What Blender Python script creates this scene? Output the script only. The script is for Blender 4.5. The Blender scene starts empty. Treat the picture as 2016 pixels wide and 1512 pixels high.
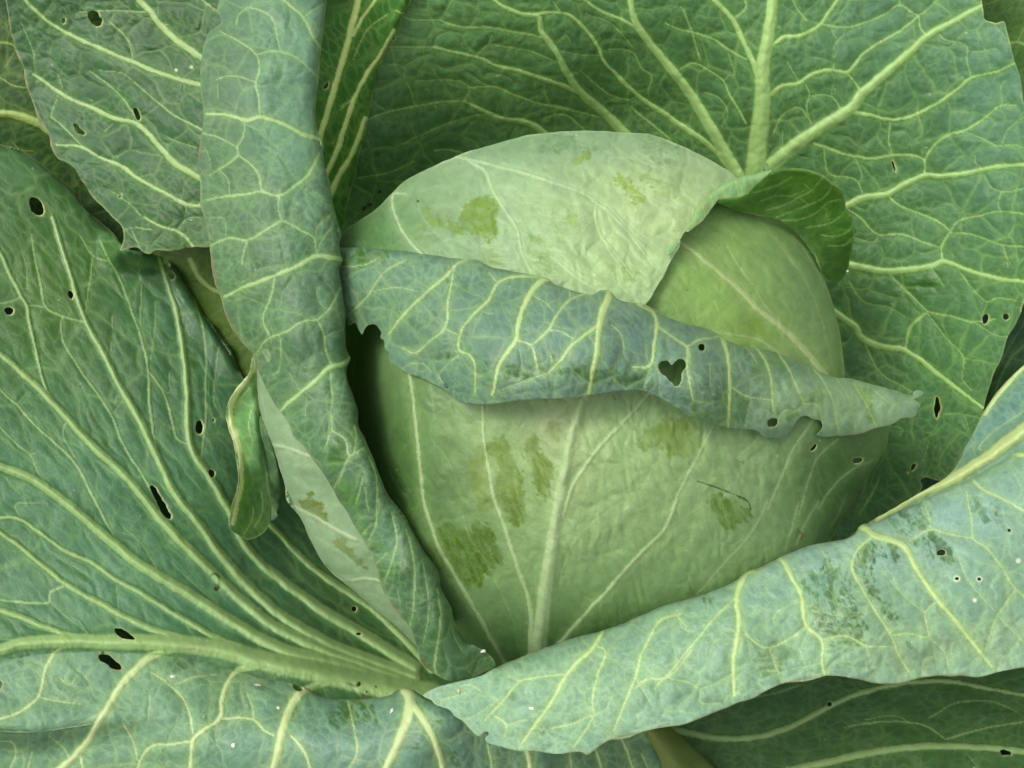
import bpy, math, random
import numpy as np
from mathutils import Matrix, Vector

random.seed(7)
rng = np.random.default_rng(11)
C = bpy.context.scene.collection
SC = bpy.context.scene

# ------------------------------------------------------------------ camera, sky, sun, exposure
# Drawing unit: 1 px = 0.18 mm. "Photo frame": X right, Y up, Z towards the viewer, origin at the middle
# of the cabbage head. The plant is looked down on at PITCH degrees, BASE_H above the soil.
S = 0.00018
D = 2800.0
PITCH = math.radians(52)
BASE_H = 0.150
RX = np.array([[1, 0, 0],
               [0, math.sin(PITCH), -math.cos(PITCH)],
               [0, math.cos(PITCH), math.sin(PITCH)]])

def to_world(px, py, z):
    k = (D - z) / D
    P = np.stack([(px - 1008.0) * k, -(py - 756.0) * k, z], -1) * S
    W = P @ RX.T
    W[..., 2] += BASE_H
    return W

cam_d = bpy.data.cameras.new("camera")
cam = bpy.data.objects.new("camera", cam_d)
C.objects.link(cam)
cam_d.sensor_width = 36.0
cam_d.lens = 36.0 * D / 2016.0
cam_d.clip_start = 0.01
cam_d.clip_end = 200.0
cl = to_world(np.array(1008.0), np.array(756.0), np.array(D))
cam.matrix_world = Matrix.Translation(Vector(cl)) @ Matrix([list(r) for r in RX]).to_4x4()
SC.camera = cam

world = bpy.data.worlds.new("World")
SC.world = world
world.use_nodes = True
wn = world.node_tree.nodes; wl = world.node_tree.links
wn.clear()
SUN_EL, SUN_AZ = math.radians(60), math.radians(-110)      # azimuth from +Y (away from the viewer): from the left, a little behind the viewer
sky = wn.new('ShaderNodeTexSky'); sky.sky_type = 'NISHITA'; sky.sun_disc = False
sky.sun_elevation = SUN_EL; sky.sun_rotation = SUN_AZ
sky.air_density = 1.0; sky.dust_density = 4.0; sky.ozone_density = 1.0
hs = wn.new('ShaderNodeHueSaturation'); hs.inputs['Saturation'].default_value = 0.15
bg = wn.new('ShaderNodeBackground'); bg.inputs['Strength'].default_value = 0.14
wo = wn.new('ShaderNodeOutputWorld')
wl.new(sky.outputs[0], hs.inputs['Color']); wl.new(hs.outputs[0], bg.inputs['Color']); wl.new(bg.outputs[0], wo.inputs['Surface'])

sun_d = bpy.data.lights.new("sun", 'SUN'); sun_d.energy = 1.0; sun_d.angle = math.radians(20)
sun_d.color = (1.0, 0.96, 0.88)
sun = bpy.data.objects.new("sun", sun_d); C.objects.link(sun)
sdir = Vector((math.sin(SUN_AZ) * math.cos(SUN_EL), math.cos(SUN_AZ) * math.cos(SUN_EL), math.sin(SUN_EL)))
sun.rotation_euler = sdir.to_track_quat('Z', 'Y').to_euler()

SC.view_settings.view_transform = 'Standard'
SC.view_settings.look = 'None'
SC.view_settings.gamma = 1.0
SC.view_settings.exposure = 0.75

STEP = 2.3

# ------------------------------------------------------------------ helpers
REG = {'A': (0, 0), 'B': (660, 0), 'C': (1316, 0), 'D': (0, 490), 'E': (660, 490), 'F': (1316, 490),
       'G': (0, 987), 'H': (660, 987), 'I': (1316, 987)}
ZF = 2.88

def pts(s):
    """'B: x,y x,y' in a 700 px wide tile of the drawing, or 'P: x,y' in drawing px."""
    r, body = s.split(':')
    a = np.array([[float(v) for v in p.split(',')] for p in body.split()])
    r = r.strip()
    if r != 'P':
        a = a / ZF + np.array(REG[r])
    return a

def lin(c):
    c = np.array(c, float) / 255.0
    c = np.where(c <= 0.04045, c / 12.92, ((c + 0.055) / 1.055) ** 2.4)
    g = c @ np.array([.21, .72, .07])
    return np.clip(g + (c - g) * 1.05, 0.002, 1) * np.array([1.0, 1.0, .97])

SKEW = 1
def catmull(P, step=5.0, closed=False):
    P = np.asarray(P, float)
    n = len(P)
    out = []
    rng_i = range(n) if closed else range(n - 1)
    for i in rng_i:
        if closed:
            p0, p1, p2, p3 = P[(i - 1) % n], P[i], P[(i + 1) % n], P[(i + 2) % n]
        else:
            p1, p2 = P[i], P[i + 1]
            p0 = P[i - 1] if i > 0 else 2 * p1 - p2
            p3 = P[i + 2] if i + 2 < n else 2 * p2 - p1
        L = np.hypot(*(p2 - p1))
        m = max(1, int(math.ceil(L / step)))
        d1 = max(np.hypot(*(p1 - p0)), 1e-3) ** .5; d2 = max(L, 1e-3) ** .5; d3 = max(np.hypot(*(p3 - p2)), 1e-3) ** .5
        m1 = ((p1 - p0) / d1 - (p2 - p0) / (d1 + d2) + (p2 - p1) / d2) * d2
        m2 = ((p2 - p1) / d2 - (p3 - p1) / (d2 + d3) + (p3 - p2) / d3) * d2
        for k in range(m):
            t = k / m
            out.append((2*t**3 - 3*t**2 + 1) * p1 + (t**3 - 2*t**2 + t) * m1 + (-2*t**3 + 3*t**2) * p2 + (t**3 - t**2) * m2)
    if not closed:
        out.append(P[-1])
    return np.array(out)

_perm = np.random.default_rng(5).random((64, 64, 64)).astype(np.float32)
def vnoise(x, y, seed=0):
    xi = np.floor(x).astype(int); yi = np.floor(y).astype(int)
    fx = x - xi; fy = y - yi
    fx = fx * fx * (3 - 2 * fx); fy = fy * fy * (3 - 2 * fy)
    t = _perm[seed % 64]
    a = t[xi % 64, yi % 64]; b = t[(xi + 1) % 64, yi % 64]
    c = t[xi % 64, (yi + 1) % 64]; d = t[(xi + 1) % 64, (yi + 1) % 64]
    return (a * (1 - fx) + b * fx) * (1 - fy) + (c * (1 - fx) + d * fx) * fy - 0.5

def fbm(x, y, sc, seed=0, oct=4, gain=0.5):
    v = 0; a = 1.0; tot = 0
    for k in range(oct):
        v = v + a * vnoise(x / sc * 2**k + 17.3 * k, y / sc * 2**k + 9.1 * k, seed + k)
        tot += a; a *= gain
    return v / tot * 2

def worley(x, y, cell, seed=0):
    """distance (drawing px) to the walls of irregular cells"""
    gx = x / cell; gy = y / cell
    xi = np.floor(gx).astype(int); yi = np.floor(gy).astype(int)
    tx = _perm[(seed * 2 + 1) % 64]; ty = _perm[(seed * 2 + 2) % 64]
    f1 = np.full(x.shape, 9e9); f2 = f1.copy()
    for dx in (-1, 0, 1, ):
        for dy in (-1, 0, 1):
            cx = xi + dx; cy = yi + dy
            px = cx + 0.08 + 0.84 * tx[cx % 64, cy % 64]; py = cy + 0.08 + 0.84 * ty[cx % 64, cy % 64]
            d = np.hypot(gx - px, gy - py)
            m = d < f1
            f2 = np.where(m, f1, np.minimum(f2, d)); f1 = np.where(m, d, f1)
    return (f2 - f1) * 0.5 * cell

# height map of everything built so far, so that a later leaf always rests in front of an earlier one
HMS = 6.0
HM = np.full((int(1860 / HMS), int(2360 / HMS)), -1e4)
def hm_idx(x, y):
    return np.clip(((y + 120) / HMS).astype(int), 0, HM.shape[0] - 1), np.clip(((x + 120) / HMS).astype(int), 0, HM.shape[1] - 1)
def box(a, r):
    for ax in (0, 1):
        p = np.pad(a, [(r + 1, r) if k == ax else (0, 0) for k in (0, 1)], mode='edge')
        c = np.cumsum(p, ax)
        a = (np.take(c, range(2 * r + 1, c.shape[ax]), ax) - np.take(c, range(0, c.shape[ax] - 2 * r - 1), ax)) / (2 * r + 1)
    return a
def maxf(a, r):
    for ax in (0, 1):
        b = a.copy()
        for k in range(1, r + 1):
            b = np.maximum(b, np.maximum(np.roll(a, k, ax), np.roll(a, -k, ax)))
        a = b
    return a

# overall pigment strength (red, green, blue) of each leaf
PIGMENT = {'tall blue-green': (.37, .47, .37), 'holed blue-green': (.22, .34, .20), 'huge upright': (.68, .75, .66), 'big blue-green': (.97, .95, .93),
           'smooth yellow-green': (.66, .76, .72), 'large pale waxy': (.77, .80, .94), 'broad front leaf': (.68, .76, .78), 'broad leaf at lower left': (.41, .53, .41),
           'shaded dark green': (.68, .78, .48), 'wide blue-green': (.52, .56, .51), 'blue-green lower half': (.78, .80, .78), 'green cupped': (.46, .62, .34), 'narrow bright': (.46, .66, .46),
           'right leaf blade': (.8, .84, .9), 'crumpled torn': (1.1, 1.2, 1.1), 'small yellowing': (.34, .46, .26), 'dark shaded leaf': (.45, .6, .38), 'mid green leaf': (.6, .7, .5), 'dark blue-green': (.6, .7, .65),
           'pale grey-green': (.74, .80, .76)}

class Grid:
    def __init__(s, x0, y0, x1, y1, step):
        s.x0, s.y0, s.st = x0, y0, step
        s.nx = int((x1 - x0) / step) + 2; s.ny = int((y1 - y0) / step) + 2
        s.X, s.Y = np.meshgrid(x0 + np.arange(s.nx) * step, y0 + np.arange(s.ny) * step)
    def sl(s, ax, ay, bx, by, m):
        i0 = max(0, int((min(ax, bx) - m - s.x0) / s.st)); i1 = min(s.nx, int((max(ax, bx) + m - s.x0) / s.st) + 2)
        j0 = max(0, int((min(ay, by) - m - s.y0) / s.st)); j1 = min(s.ny, int((max(ay, by) + m - s.y0) / s.st) + 2)
        return (slice(j0, j1), slice(i0, i1)) if i1 > i0 and j1 > j0 else None
    def stamp(s, poly, m, closed=False):
        """distance to a polyline out to m, parameter 0..1 along it, nearest point"""
        Dm = np.full(s.X.shape, 1e6, np.float32); T = np.zeros_like(Dm); CX = np.zeros_like(Dm); CY = np.zeros_like(Dm)
        Q = np.vstack([poly, poly[:1]]) if closed else poly
        n = len(Q) - 1
        for i in range(n):
            a, b = Q[i], Q[i + 1]
            w = s.sl(a[0], a[1], b[0], b[1], m)
            if w is None: continue
            X = s.X[w]; Y = s.Y[w]
            dx, dy = b - a; L2 = dx * dx + dy * dy + 1e-9
            t = np.clip(((X - a[0]) * dx + (Y - a[1]) * dy) / L2, 0, 1)
            qx = a[0] + t * dx; qy = a[1] + t * dy
            d = np.hypot(X - qx, Y - qy)
            u = d < Dm[w]
            Dm[w] = np.where(u, d, Dm[w]); T[w] = np.where(u, (i + t) / n, T[w])
            CX[w] = np.where(u, qx, CX[w]); CY[w] = np.where(u, qy, CY[w])
        return Dm, T, CX, CY
    def inside(s, poly):
        R = np.zeros(s.X.shape, bool)
        n = len(poly)
        for i in range(n):
            a, b = poly[i], poly[(i + 1) % n]
            if a[1] > b[1]: a, b = b, a
            j0 = max(0, int(math.ceil((a[1] - s.y0) / s.st))); j1 = min(s.ny - 1, int(math.ceil((b[1] - s.y0) / s.st)) - 1)
            for j in range(j0, j1 + 1):
                y = s.y0 + j * s.st
                if not (a[1] <= y < b[1]): continue
                x = a[0] + (b[0] - a[0]) * (y - a[1]) / (b[1] - a[1])
                i1 = int(math.ceil((x - s.x0) / s.st))
                if i1 > 0: R[j, :min(i1, s.nx)] ^= True
        return R

def tps(cp):
    cp = np.array(cp, float)
    n = len(cp); P = cp[:, :2] / 500.0
    def U(r2): return np.where(r2 > 1e-12, 0.5 * r2 * np.log(r2 + 1e-12), 0)
    r2 = ((P[:, None] - P[None]) ** 2).sum(-1)
    A = np.zeros((n + 3, n + 3)); A[:n, :n] = U(r2) + np.eye(n) * 0.002; A[:n, n] = 1; A[:n, n + 1:] = P; A[n, :n] = 1; A[n + 1:, :n] = P.T
    w = np.linalg.solve(A, np.concatenate([cp[:, 2], [0, 0, 0]]))
    def f(x, y):
        x = np.asarray(x) / 500.0; y = np.asarray(y) / 500.0
        v = w[n] + w[n + 1] * x + w[n + 2] * y
        for i in range(n):
            v = v + w[i] * U((x - P[i, 0]) ** 2 + (y - P[i, 1]) ** 2)
        return v
    return f

def dome(cx, cy, rx, ry, amp, add=0.0):
    def f(x, y):
        q = 1 - ((x - cx) / rx) ** 2 - ((y - cy) / ry) ** 2
        return amp * np.where(q > 0.03, np.sqrt(np.maximum(q, 0.03)), 0.1732 + (q - 0.03) * 2.2) + add
    return f

def smooth(e0, e1, x):
    t = np.clip((x - e0) / (e1 - e0), 0, 1)
    return t * t * (3 - 2 * t)

# ------------------------------------------------------------------ materials
def leaf_material(name, rough=0.42, spec=0.45, trans=0.14, bump=0.35, grain=0.10, cell=900.0):
    m = bpy.data.materials.new(name); m.use_nodes = True
    N = m.node_tree.nodes; L = m.node_tree.links; N.clear()
    out = N.new('ShaderNodeOutputMaterial')
    col = N.new('ShaderNodeAttribute'); col.attribute_name = 'Col'
    wax = N.new('ShaderNodeAttribute'); wax.attribute_name = 'Wax'
    tc = N.new('ShaderNodeTexCoord')
    n1 = N.new('ShaderNodeTexNoise'); n1.inputs['Scale'].default_value = 1900; n1.inputs['Detail'].default_value = 3; n1.inputs['Roughness'].default_value = .65
    n2 = N.new('ShaderNodeTexNoise'); n2.inputs['Scale'].default_value = 160; n2.inputs['Detail'].default_value = 5; n2.inputs['Roughness'].default_value = .6
    vo = N.new('ShaderNodeTexVoronoi'); vo.feature = 'DISTANCE_TO_EDGE'; vo.inputs['Scale'].default_value = cell * .7
    for n in (n1, n2, vo): L.new(tc.outputs['Object'], n.inputs['Vector'])
    # colour grain: fine wax speckle and soft mottling
    mr = N.new('ShaderNodeMapRange'); mr.inputs[1].default_value = .3; mr.inputs[2].default_value = .7
    mr.inputs[3].default_value = 1 - grain; mr.inputs[4].default_value = 1 + grain
    L.new(n1.outputs['Fac'], mr.inputs[0])
    mr2 = N.new('ShaderNodeMapRange'); mr2.inputs[1].default_value = .3; mr2.inputs[2].default_value = .7
    mr2.inputs[3].default_value = 1 - grain * .9; mr2.inputs[4].default_value = 1 + grain * .9
    L.new(n2.outputs['Fac'], mr2.inputs[0])
    mu = N.new('ShaderNodeMath'); mu.operation = 'MULTIPLY'; L.new(mr.outputs[0], mu.inputs[0]); L.new(mr2.outputs[0], mu.inputs[1])
    vm = N.new('ShaderNodeVectorMath'); vm.operation = 'SCALE'; L.new(col.outputs['Color'], vm.inputs[0]); L.new(mu.outputs[0], vm.inputs['Scale'])
    # relief
    b1 = N.new('ShaderNodeBump'); b1.inputs['Strength'].default_value = bump; b1.inputs['Distance'].default_value = 0.0005
    mrv = N.new('ShaderNodeMapRange'); mrv.inputs[1].default_value = 0; mrv.inputs[2].default_value = .18; L.new(vo.outputs['Distance'], mrv.inputs[0])
    ad = N.new('ShaderNodeMath'); ad.operation = 'MULTIPLY_ADD'; L.new(n1.outputs['Fac'], ad.inputs[0]); ad.inputs[1].default_value = .6
    ad2 = N.new('ShaderNodeMath'); ad2.operation = 'MULTIPLY_ADD'; L.new(n2.outputs['Fac'], ad2.inputs[0]); ad2.inputs[1].default_value = 1.6
    sc = N.new('ShaderNodeMath'); sc.operation = 'MULTIPLY'; L.new(mrv.outputs[0], sc.inputs[0]); sc.inputs[1].default_value = .12
    L.new(sc.outputs[0], ad2.inputs[2]); L.new(ad2.outputs[0], ad.inputs[2]); L.new(ad.outputs[0], b1.inputs['Height'])
    pr = N.new('ShaderNodeBsdfPrincipled')
    L.new(vm.outputs[0], pr.inputs['Base Color']); L.new(b1.outputs[0], pr.inputs['Normal'])
    sm = N.new('ShaderNodeMapRange'); sm.inputs[3].default_value = .55; sm.inputs[4].default_value = spec
    L.new(wax.outputs['Fac'], sm.inputs[0]); L.new(sm.outputs[0], pr.inputs['Specular IOR Level'])
    rr = N.new('ShaderNodeMapRange'); rr.inputs[3].default_value = rough - .12; rr.inputs[4].default_value = rough + .06
    L.new(wax.outputs['Fac'], rr.inputs[0]); L.new(rr.outputs[0], pr.inputs['Roughness'])
    tr = N.new('ShaderNodeBsdfTranslucent'); L.new(b1.outputs[0], tr.inputs['Normal'])
    hh = N.new('ShaderNodeMix'); hh.data_type = 'RGBA'; hh.blend_type = 'MULTIPLY'; hh.inputs[0].default_value = 1
    L.new(vm.outputs[0], hh.inputs[6]); hh.inputs[7].default_value = (1.25, 1.5, .45, 1); L.new(hh.outputs[2], tr.inputs['Color'])
    mx = N.new('ShaderNodeMixShader'); mx.inputs[0].default_value = trans
    L.new(pr.outputs[0], mx.inputs[1]); L.new(tr.outputs[0], mx.inputs[2]); L.new(mx.outputs[0], out.inputs['Surface'])
    return m

MAT = {'waxy': leaf_material('waxy_leaf', .41, .32, .12, .38, .13),
       'inner': leaf_material('deep_green_leaf', .44, .24, .16, .38, .12),
       'head': leaf_material('pale_head_leaf', .38, .34, .12, .38, .08, 500),
       'rib': leaf_material('leaf_rib', .38, .3, .12, .25, .06)}

plant = bpy.data.objects.new('cabbage_plant', None)
C.objects.link(plant)
plant.location = (0, 0.02, 0)
plant['label'] = 'large round green cabbage growing with pale firm head inside broad blue-green veined leaves'
plant['category'] = 'cabbage'
PO = np.array(plant.location)

def beyond(v, lo, hi):
    b = np.maximum(lo - v, 0) + np.maximum(v - hi, 0)
    return b, v + np.sign(v - (lo + hi) / 2) * b * b * .035

def to_plant(px, py, z):
    # outside the part seen closely the blades run on, wider spaced and drooping
    bx, px = beyond(np.asarray(px, float), -22.0, 2038.0)
    by, py = beyond(np.asarray(py, float), -22.0, 1534.0)
    b = np.hypot(bx, by)
    z = z - .012 * b * b * (1 + .35 * np.sin(px / 90.0) + .35 * np.sin(py / 80.0))
    return to_world(px, py, z) - PO

def make_mesh(name, V, F, Nrm, col, wax, mat, parent):
    me = bpy.data.meshes.new(name)
    me.vertices.add(len(V)); me.vertices.foreach_set('co', V.astype(np.float32).ravel())
    me.loops.add(F.size); me.loops.foreach_set('vertex_index', F.astype(np.int32).ravel())
    me.polygons.add(len(F)); me.polygons.foreach_set('loop_start', (np.arange(len(F)) * 4).astype(np.int32))
    try: me.polygons.foreach_set('loop_total', np.full(len(F), 4, np.int32))
    except Exception: pass
    me.update(calc_edges=True)
    me.polygons.foreach_set('use_smooth', np.ones(len(F), bool))
    a = me.attributes.new('Col', 'FLOAT_COLOR', 'POINT'); c4 = np.ones((len(V), 4), np.float32); c4[:, :3] = col; a.data.foreach_set('color', c4.ravel())
    a = me.attributes.new('Wax', 'FLOAT', 'POINT'); a.data.foreach_set('value', wax.astype(np.float32))
    me.normals_split_custom_set_from_vertices(Nrm.astype(np.float32).tolist())
    me.materials.append(mat)
    o = bpy.data.objects.new(name, me); C.objects.link(o); o.parent = parent
    return o

def leaf(name, label, outline, zf, veins=(), holes=(), patches=(), tints=(), rolls=(), skirts=(),
         base=(104, 140, 118), base2=None, veincol=(170, 190, 120), halo=(120, 160, 80), rimcol=(190, 195, 130), margin=None,
         net=75.0, netang=0.0, netstr=0.5, netasp=1.0, puff=3.0, wrinkle=(2.0, 70.0), fine=(0.5, 14.0), ridge=0.40, halow=10.0, halostr=.72,
         mat='waxy', edge_noise=1.5, seed=1, step=None, patchcol=(58, 100, 40), closedsmooth=True, netcol=None, vname='side_vein', dots=(), gap=10.0, blister=1.0, marks=(), drop=26.0, noedge=None, report=True):
    st = step or STEP
    O = catmull(pts(outline) if isinstance(outline, str) else outline, 5.0, True)
    # small irregularities of the margin
    k = np.arange(len(O)); nx = fbm(O[:, 0], O[:, 1], 22, seed + 20, 3); ny = fbm(O[:, 0] + 500, O[:, 1], 22, seed + 21, 3)
    O = O + np.stack([nx, ny], -1) * edge_noise
    x0, y0 = O.min(0) - 4 * st; x1, y1 = O.max(0) + 4 * st
    x0 = max(x0, -110); y0 = max(y0, -110); x1 = min(x1, 2130); y1 = min(y1, 1620)
    g = Grid(x0, y0, x1, y1, st)
    ins = g.inside(O)
    De, Te, CX, CY = g.stamp(O, 90, True)
    Dm_edge = De.copy()
    Dh = np.full(De.shape, 1e6, np.float32)
    for h in holes:
        if isinstance(h, str):
            H = catmull(pts(h), 2.0, True)
            H = H + np.stack([fbm(H[:, 0], H[:, 1], 7, seed + 23, 2), fbm(H[:, 0] + 90, H[:, 1], 7, seed + 24, 2)], -1) * 1.6
        else:
            cx, cy, rx, ry, an = h
            t = np.linspace(0, 2 * math.pi, 26, endpoint=False); a = math.radians(an)
            rr = 1 + 0.22 * np.array([fbm(np.array(math.cos(q) * 9 + cx), np.array(math.sin(q) * 9 + cy), 6, seed, 2) for q in t])
            u = rx * np.cos(t) * rr; v = ry * np.sin(t) * rr
            H = np.stack([cx + u * math.cos(a) - v * math.sin(a), cy + u * math.sin(a) + v * math.cos(a)], -1)
        hi = g.inside(H)
        ins &= ~hi
        dh, _, hx, hy = g.stamp(H, 14, True)
        u = dh < De
        CX = np.where(u, hx, CX); CY = np.where(u, hy, CY); De = np.minimum(De, dh); Dh = np.minimum(Dh, dh)
    # kept cells: three or four corners inside
    cnt = ins[:-1, :-1].astype(int) + ins[1:, :-1] + ins[:-1, 1:] + ins[1:, 1:]
    keep = cnt >= 3
    used = np.zeros(ins.shape, bool)
    used[:-1, :-1] |= keep; used[1:, :-1] |= keep; used[:-1, 1:] |= keep; used[1:, 1:] |= keep
    allk = np.ones(ins.shape, bool)
    allk[:-1, :-1] &= keep; allk[1:, :-1] &= keep; allk[:-1, 1:] &= keep; allk[1:, 1:] &= keep
    allk[0] = allk[-1] = False; allk[:, 0] = allk[:, -1] = False
    bnd = used & ~allk & (De < 3 * st)
    X = np.where(bnd, CX, g.X).astype(float); Y = np.where(bnd, CY, g.Y).astype(float)
    d_edge = np.where(bnd, np.where(Dh < 3 * st, De, 0), Dm_edge); d_hole = np.where(bnd & (Dh < 3 * st), 0, Dh)
    # ---- height
    Z = zf(X, Y)
    for R, rp in rolls:
        rp = pts(rp) if isinstance(rp, str) else rp
        dr, _, _, _ = g.stamp(catmull(rp, 6), R * 1.3 + 4)
        dr = np.where(bnd & (dr < 3 * st), 0, dr)
        q = np.clip(1 - dr / R, 0, 1)
        Z = Z - R * (1 - np.sqrt(np.maximum(1 - q * q, 0)))
    # ---- clearance from the leaves behind
    if gap is not None:
        hj, hi_ = hm_idx(X, Y)
        need = np.where(used, HM[hj, hi_] + gap - Z, 0)
        need = np.maximum(need, 0)
        # rolled edges keep their own shape: judge them by the height just inside
        k_ = 5
        lift = maxf(need, k_) if need.max() > 0 else need
        lift = box(box(lift, 7), 7)
        lift = np.maximum(lift, 0)
        if need.max() > 1:
            w_ = need > 1
            print('LIFT %-60s max %5.0f n %6d around %4.0f,%4.0f box %d..%d %d..%d' % ((label or name)[:60], need.max(), w_.sum(), X[w_].mean(), Y[w_].mean(), X[w_].min(), X[w_].max(), Y[w_].min(), Y[w_].max()))
        Z = Z + lift
    hj, hi_ = hm_idx(X[used], Y[used])
    np.maximum.at(HM, (hj, hi_), Z[used] + 4)
    # ---- veins
    core = np.zeros(X.shape); hal = np.zeros(X.shape); rh = np.zeros(X.shape); dv = np.full(X.shape, 60.0)
    owner = np.full(X.shape, -1); own_d = np.full(X.shape, 1e3)
    majors = []
    for vi, v in enumerate(veins):
        p, w0, w1 = v[0], v[1], v[2]
        P = pts(p) if isinstance(p, str) else p
        P = catmull(P, 6.0)
        jn = min(1.6, w0 * .15)
        P = P + np.stack([fbm(P[:, 0], P[:, 1], 26, seed + 5, 2), fbm(P[:, 0], P[:, 1] + 900, 26, seed + 6, 2)], -1) * 1.3
        wmax = max(w0, w1)
        d, t, _, _ = g.stamp(P, wmax * 1.1 + 26)
        hw = 0.5 * (w0 + (w1 - w0) * t)
        hw = hw * (.9 if wmax < 26 else 1)
        if wmax < 8:
            hw = np.maximum(hw * .86, 1.15) * (.75 + .25 * smooth(0, .12, t) * smooth(1, .85, t))
        d = np.where(d < 900, np.abs(d + fbm(X, Y, 5, seed + 80, 2) * min(.9, .3 + wmax * .06) + fbm(X, Y, 18, seed + 82, 2) * min(1.2, wmax * .12)), d)
        near = d < 900
        strength = v[3] if len(v) > 3 else 1.0
        c = (1 - smooth(0.72, 1.12, d / np.maximum(hw, .5))) * near * strength
        c = c * np.interp(wmax, [2, 3, 4, 5, 6, 8, 10], [.34, .44, .54, .62, .70, .84, .95])
        core = np.maximum(core, c)
        hal = np.maximum(hal, np.exp(-np.maximum(d - hw * .8, 0) / halow) * near * np.clip(wmax / 8, .25, 1) * strength * (.75 + .5 * fbm(X, Y, 7, seed + 84, 3)))
        prof = np.exp(-(d / np.maximum(hw * 1.05, .5)) ** 2 * 1.1) * hw * 2 * (ridge if wmax > 7 else ridge * .6)
        rh = np.maximum(rh, prof * near)
        dv = np.minimum(dv, np.maximum(d - hw, 0))
        if wmax >= 7.5:
            q = d / np.maximum(hw, .5)
            u = (q < 1.0) & (q < own_d)
            owner = np.where(u, len(majors), owner); own_d = np.where(u, q, own_d)
            majors.append(vi)
    # ---- fine network
    a = math.radians(netang)
    wx = X + fbm(X, Y, 55, seed + 30, 3) * 16; wy = Y + fbm(X, Y, 55, seed + 33, 3) * 16
    U = (wx * math.cos(a) + wy * math.sin(a)) / netasp; W = -wx * math.sin(a) + wy * math.cos(a)
    if net:
        n1 = worley(U, W, net, seed)
        n2 = worley(U + 300, W, net * .42, seed + 3)
        wq = 5 * fbm(X, Y, 14, seed + 35, 2)
        n3 = worley(U + wq, W - wq, 17, seed + 4)
        vis = .35 + .65 * smooth(-.5, .15, fbm(X, Y, 90, seed + 40, 2))
        c1 = np.exp(-(n1 / 2.0) ** 2) * netstr * vis * .75
        c2 = np.exp(-(n2 / 1.7) ** 2) * netstr * .42 * smooth(-.35, .4, fbm(X, Y, 70, seed + 44, 2))
        core_n = np.maximum(np.maximum(c1, c2), np.exp(-(n3 / 1.4) ** 2) * .24 * smooth(-.5, .3, fbm(X, Y, 60, seed + 46, 2)))
        Z = Z + .5 * blister * (1 - np.exp(-n3 / 3.0))
        hal = np.maximum(hal, np.exp(-n1 / 6) * .35 * netstr * vis)
        dvn = np.minimum(dv, n1 + 4 * (1 - vis))
        Z = Z + puff * .18 * (1 - np.exp(-n2 / 7))
        rh = np.maximum(rh, np.exp(-(n1 / 2.5) ** 2) * .8 * netstr)
    else:
        core_n = np.zeros(X.shape); dvn = dv
    Z = Z + puff * .62 * (1 - np.exp(-dvn / 16)) + rh
    Z = Z + fbm(X, Y, wrinkle[1], seed + 50, 2) * wrinkle[0] + fbm(U * 1.0, W, fine[1], seed + 54, 2) * fine[0] * (.8 if mat == 'head' else .9)
    if mat == 'head' and blister:
        q1 = fbm(X, Y, 40, seed + 92, 2) * 14; q2 = fbm(X, Y, 40, seed + 94, 2) * 14
        nq = worley((U + q1) * .8, W + q2, 26, seed + 5)
        Z = Z + 2.6 * blister * (1 - np.exp(-(nq / 7) ** 1.4)) * smooth(-.6, .2, fbm(X, Y, 110, seed + 96, 2))
    # blisters: the blade swells between its finest veins, unevenly
    Z = Z + np.maximum(fbm(U * 1.2 + 40, W, 30, seed + 90, 2, .5), -.15) * (2.4 if mat == 'head' else 2.2) * blister
    # ---- colour
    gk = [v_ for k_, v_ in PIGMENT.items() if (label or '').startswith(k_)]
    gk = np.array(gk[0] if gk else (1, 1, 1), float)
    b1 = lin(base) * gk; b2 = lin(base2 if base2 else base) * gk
    vk = gk ** .6
    t = smooth(-.5, .5, fbm(X, Y, 150, seed + 60, 4))[..., None]
    col = b1 * (1 - t) + b2 * t
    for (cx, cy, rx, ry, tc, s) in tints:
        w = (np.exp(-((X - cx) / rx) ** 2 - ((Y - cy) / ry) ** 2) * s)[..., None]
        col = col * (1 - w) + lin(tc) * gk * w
    mott = fbm(X, Y, 30, seed + 62, 5, .65)[..., None]
    col = col * (1 + .13 * mott + (.05 * fbm(X, Y, 7, seed + 63, 2))[..., None])
    if net:
        col = col * (1 - .10 * (smooth(0, 6, n3) - .5) * (1 if mat != 'head' else .4) - .08 * (smooth(0, 12, n2) - .5))[..., None]
    pm = np.zeros(X.shape)
    for k_ in range(int(used.sum() / 2600)):               # specks of dust and tiny scars
        jx = rng.integers(0, X.shape[0]); ix = rng.integers(0, X.shape[1])
        if used[jx, ix]:
            w_ = (slice(max(0, jx - 2), jx + 3), slice(max(0, ix - 2), ix + 3))
            r_ = rng.uniform(1.6, 3.4); m_ = (smooth(r_, r_ * .4, np.hypot(X[w_] - X[jx, ix], (Y[w_] - Y[jx, ix]) * rng.uniform(.7, 1.5))) * rng.uniform(.3, .8))[..., None]
            col[w_] = col[w_] * (1 - m_) + (lin((196, 202, 172)) if rng.random() < .62 else lin((50, 62, 34))) * m_
    for pch in patches:
        poly = pts(pch[0]); s = pch[1]; mo = pch[2] if len(pch) > 2 else 0.0      # mo: how broken up
        pc = lin(pch[3]) if len(pch) > 3 else lin(patchcol)
        poly = catmull(poly, 5, True)
        pi = g.inside(poly); dp, _, _, _ = g.stamp(poly, 30, True)
        sd = np.where(pi, -np.minimum(dp, 30), np.minimum(dp, 30))
        sd = sd + fbm(X, Y, 34, seed + 70, 4, .7) * 17 + fbm(U * .5, W * 1.8, 9, seed + 71, 3, .7) * 9
        if net: sd = sd - (np.minimum(n3, 7) - 3) * .8 + fbm(X, Y, 10, seed + 75, 2) * 5
        m = smooth(1.2, -1.2, sd)
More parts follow.
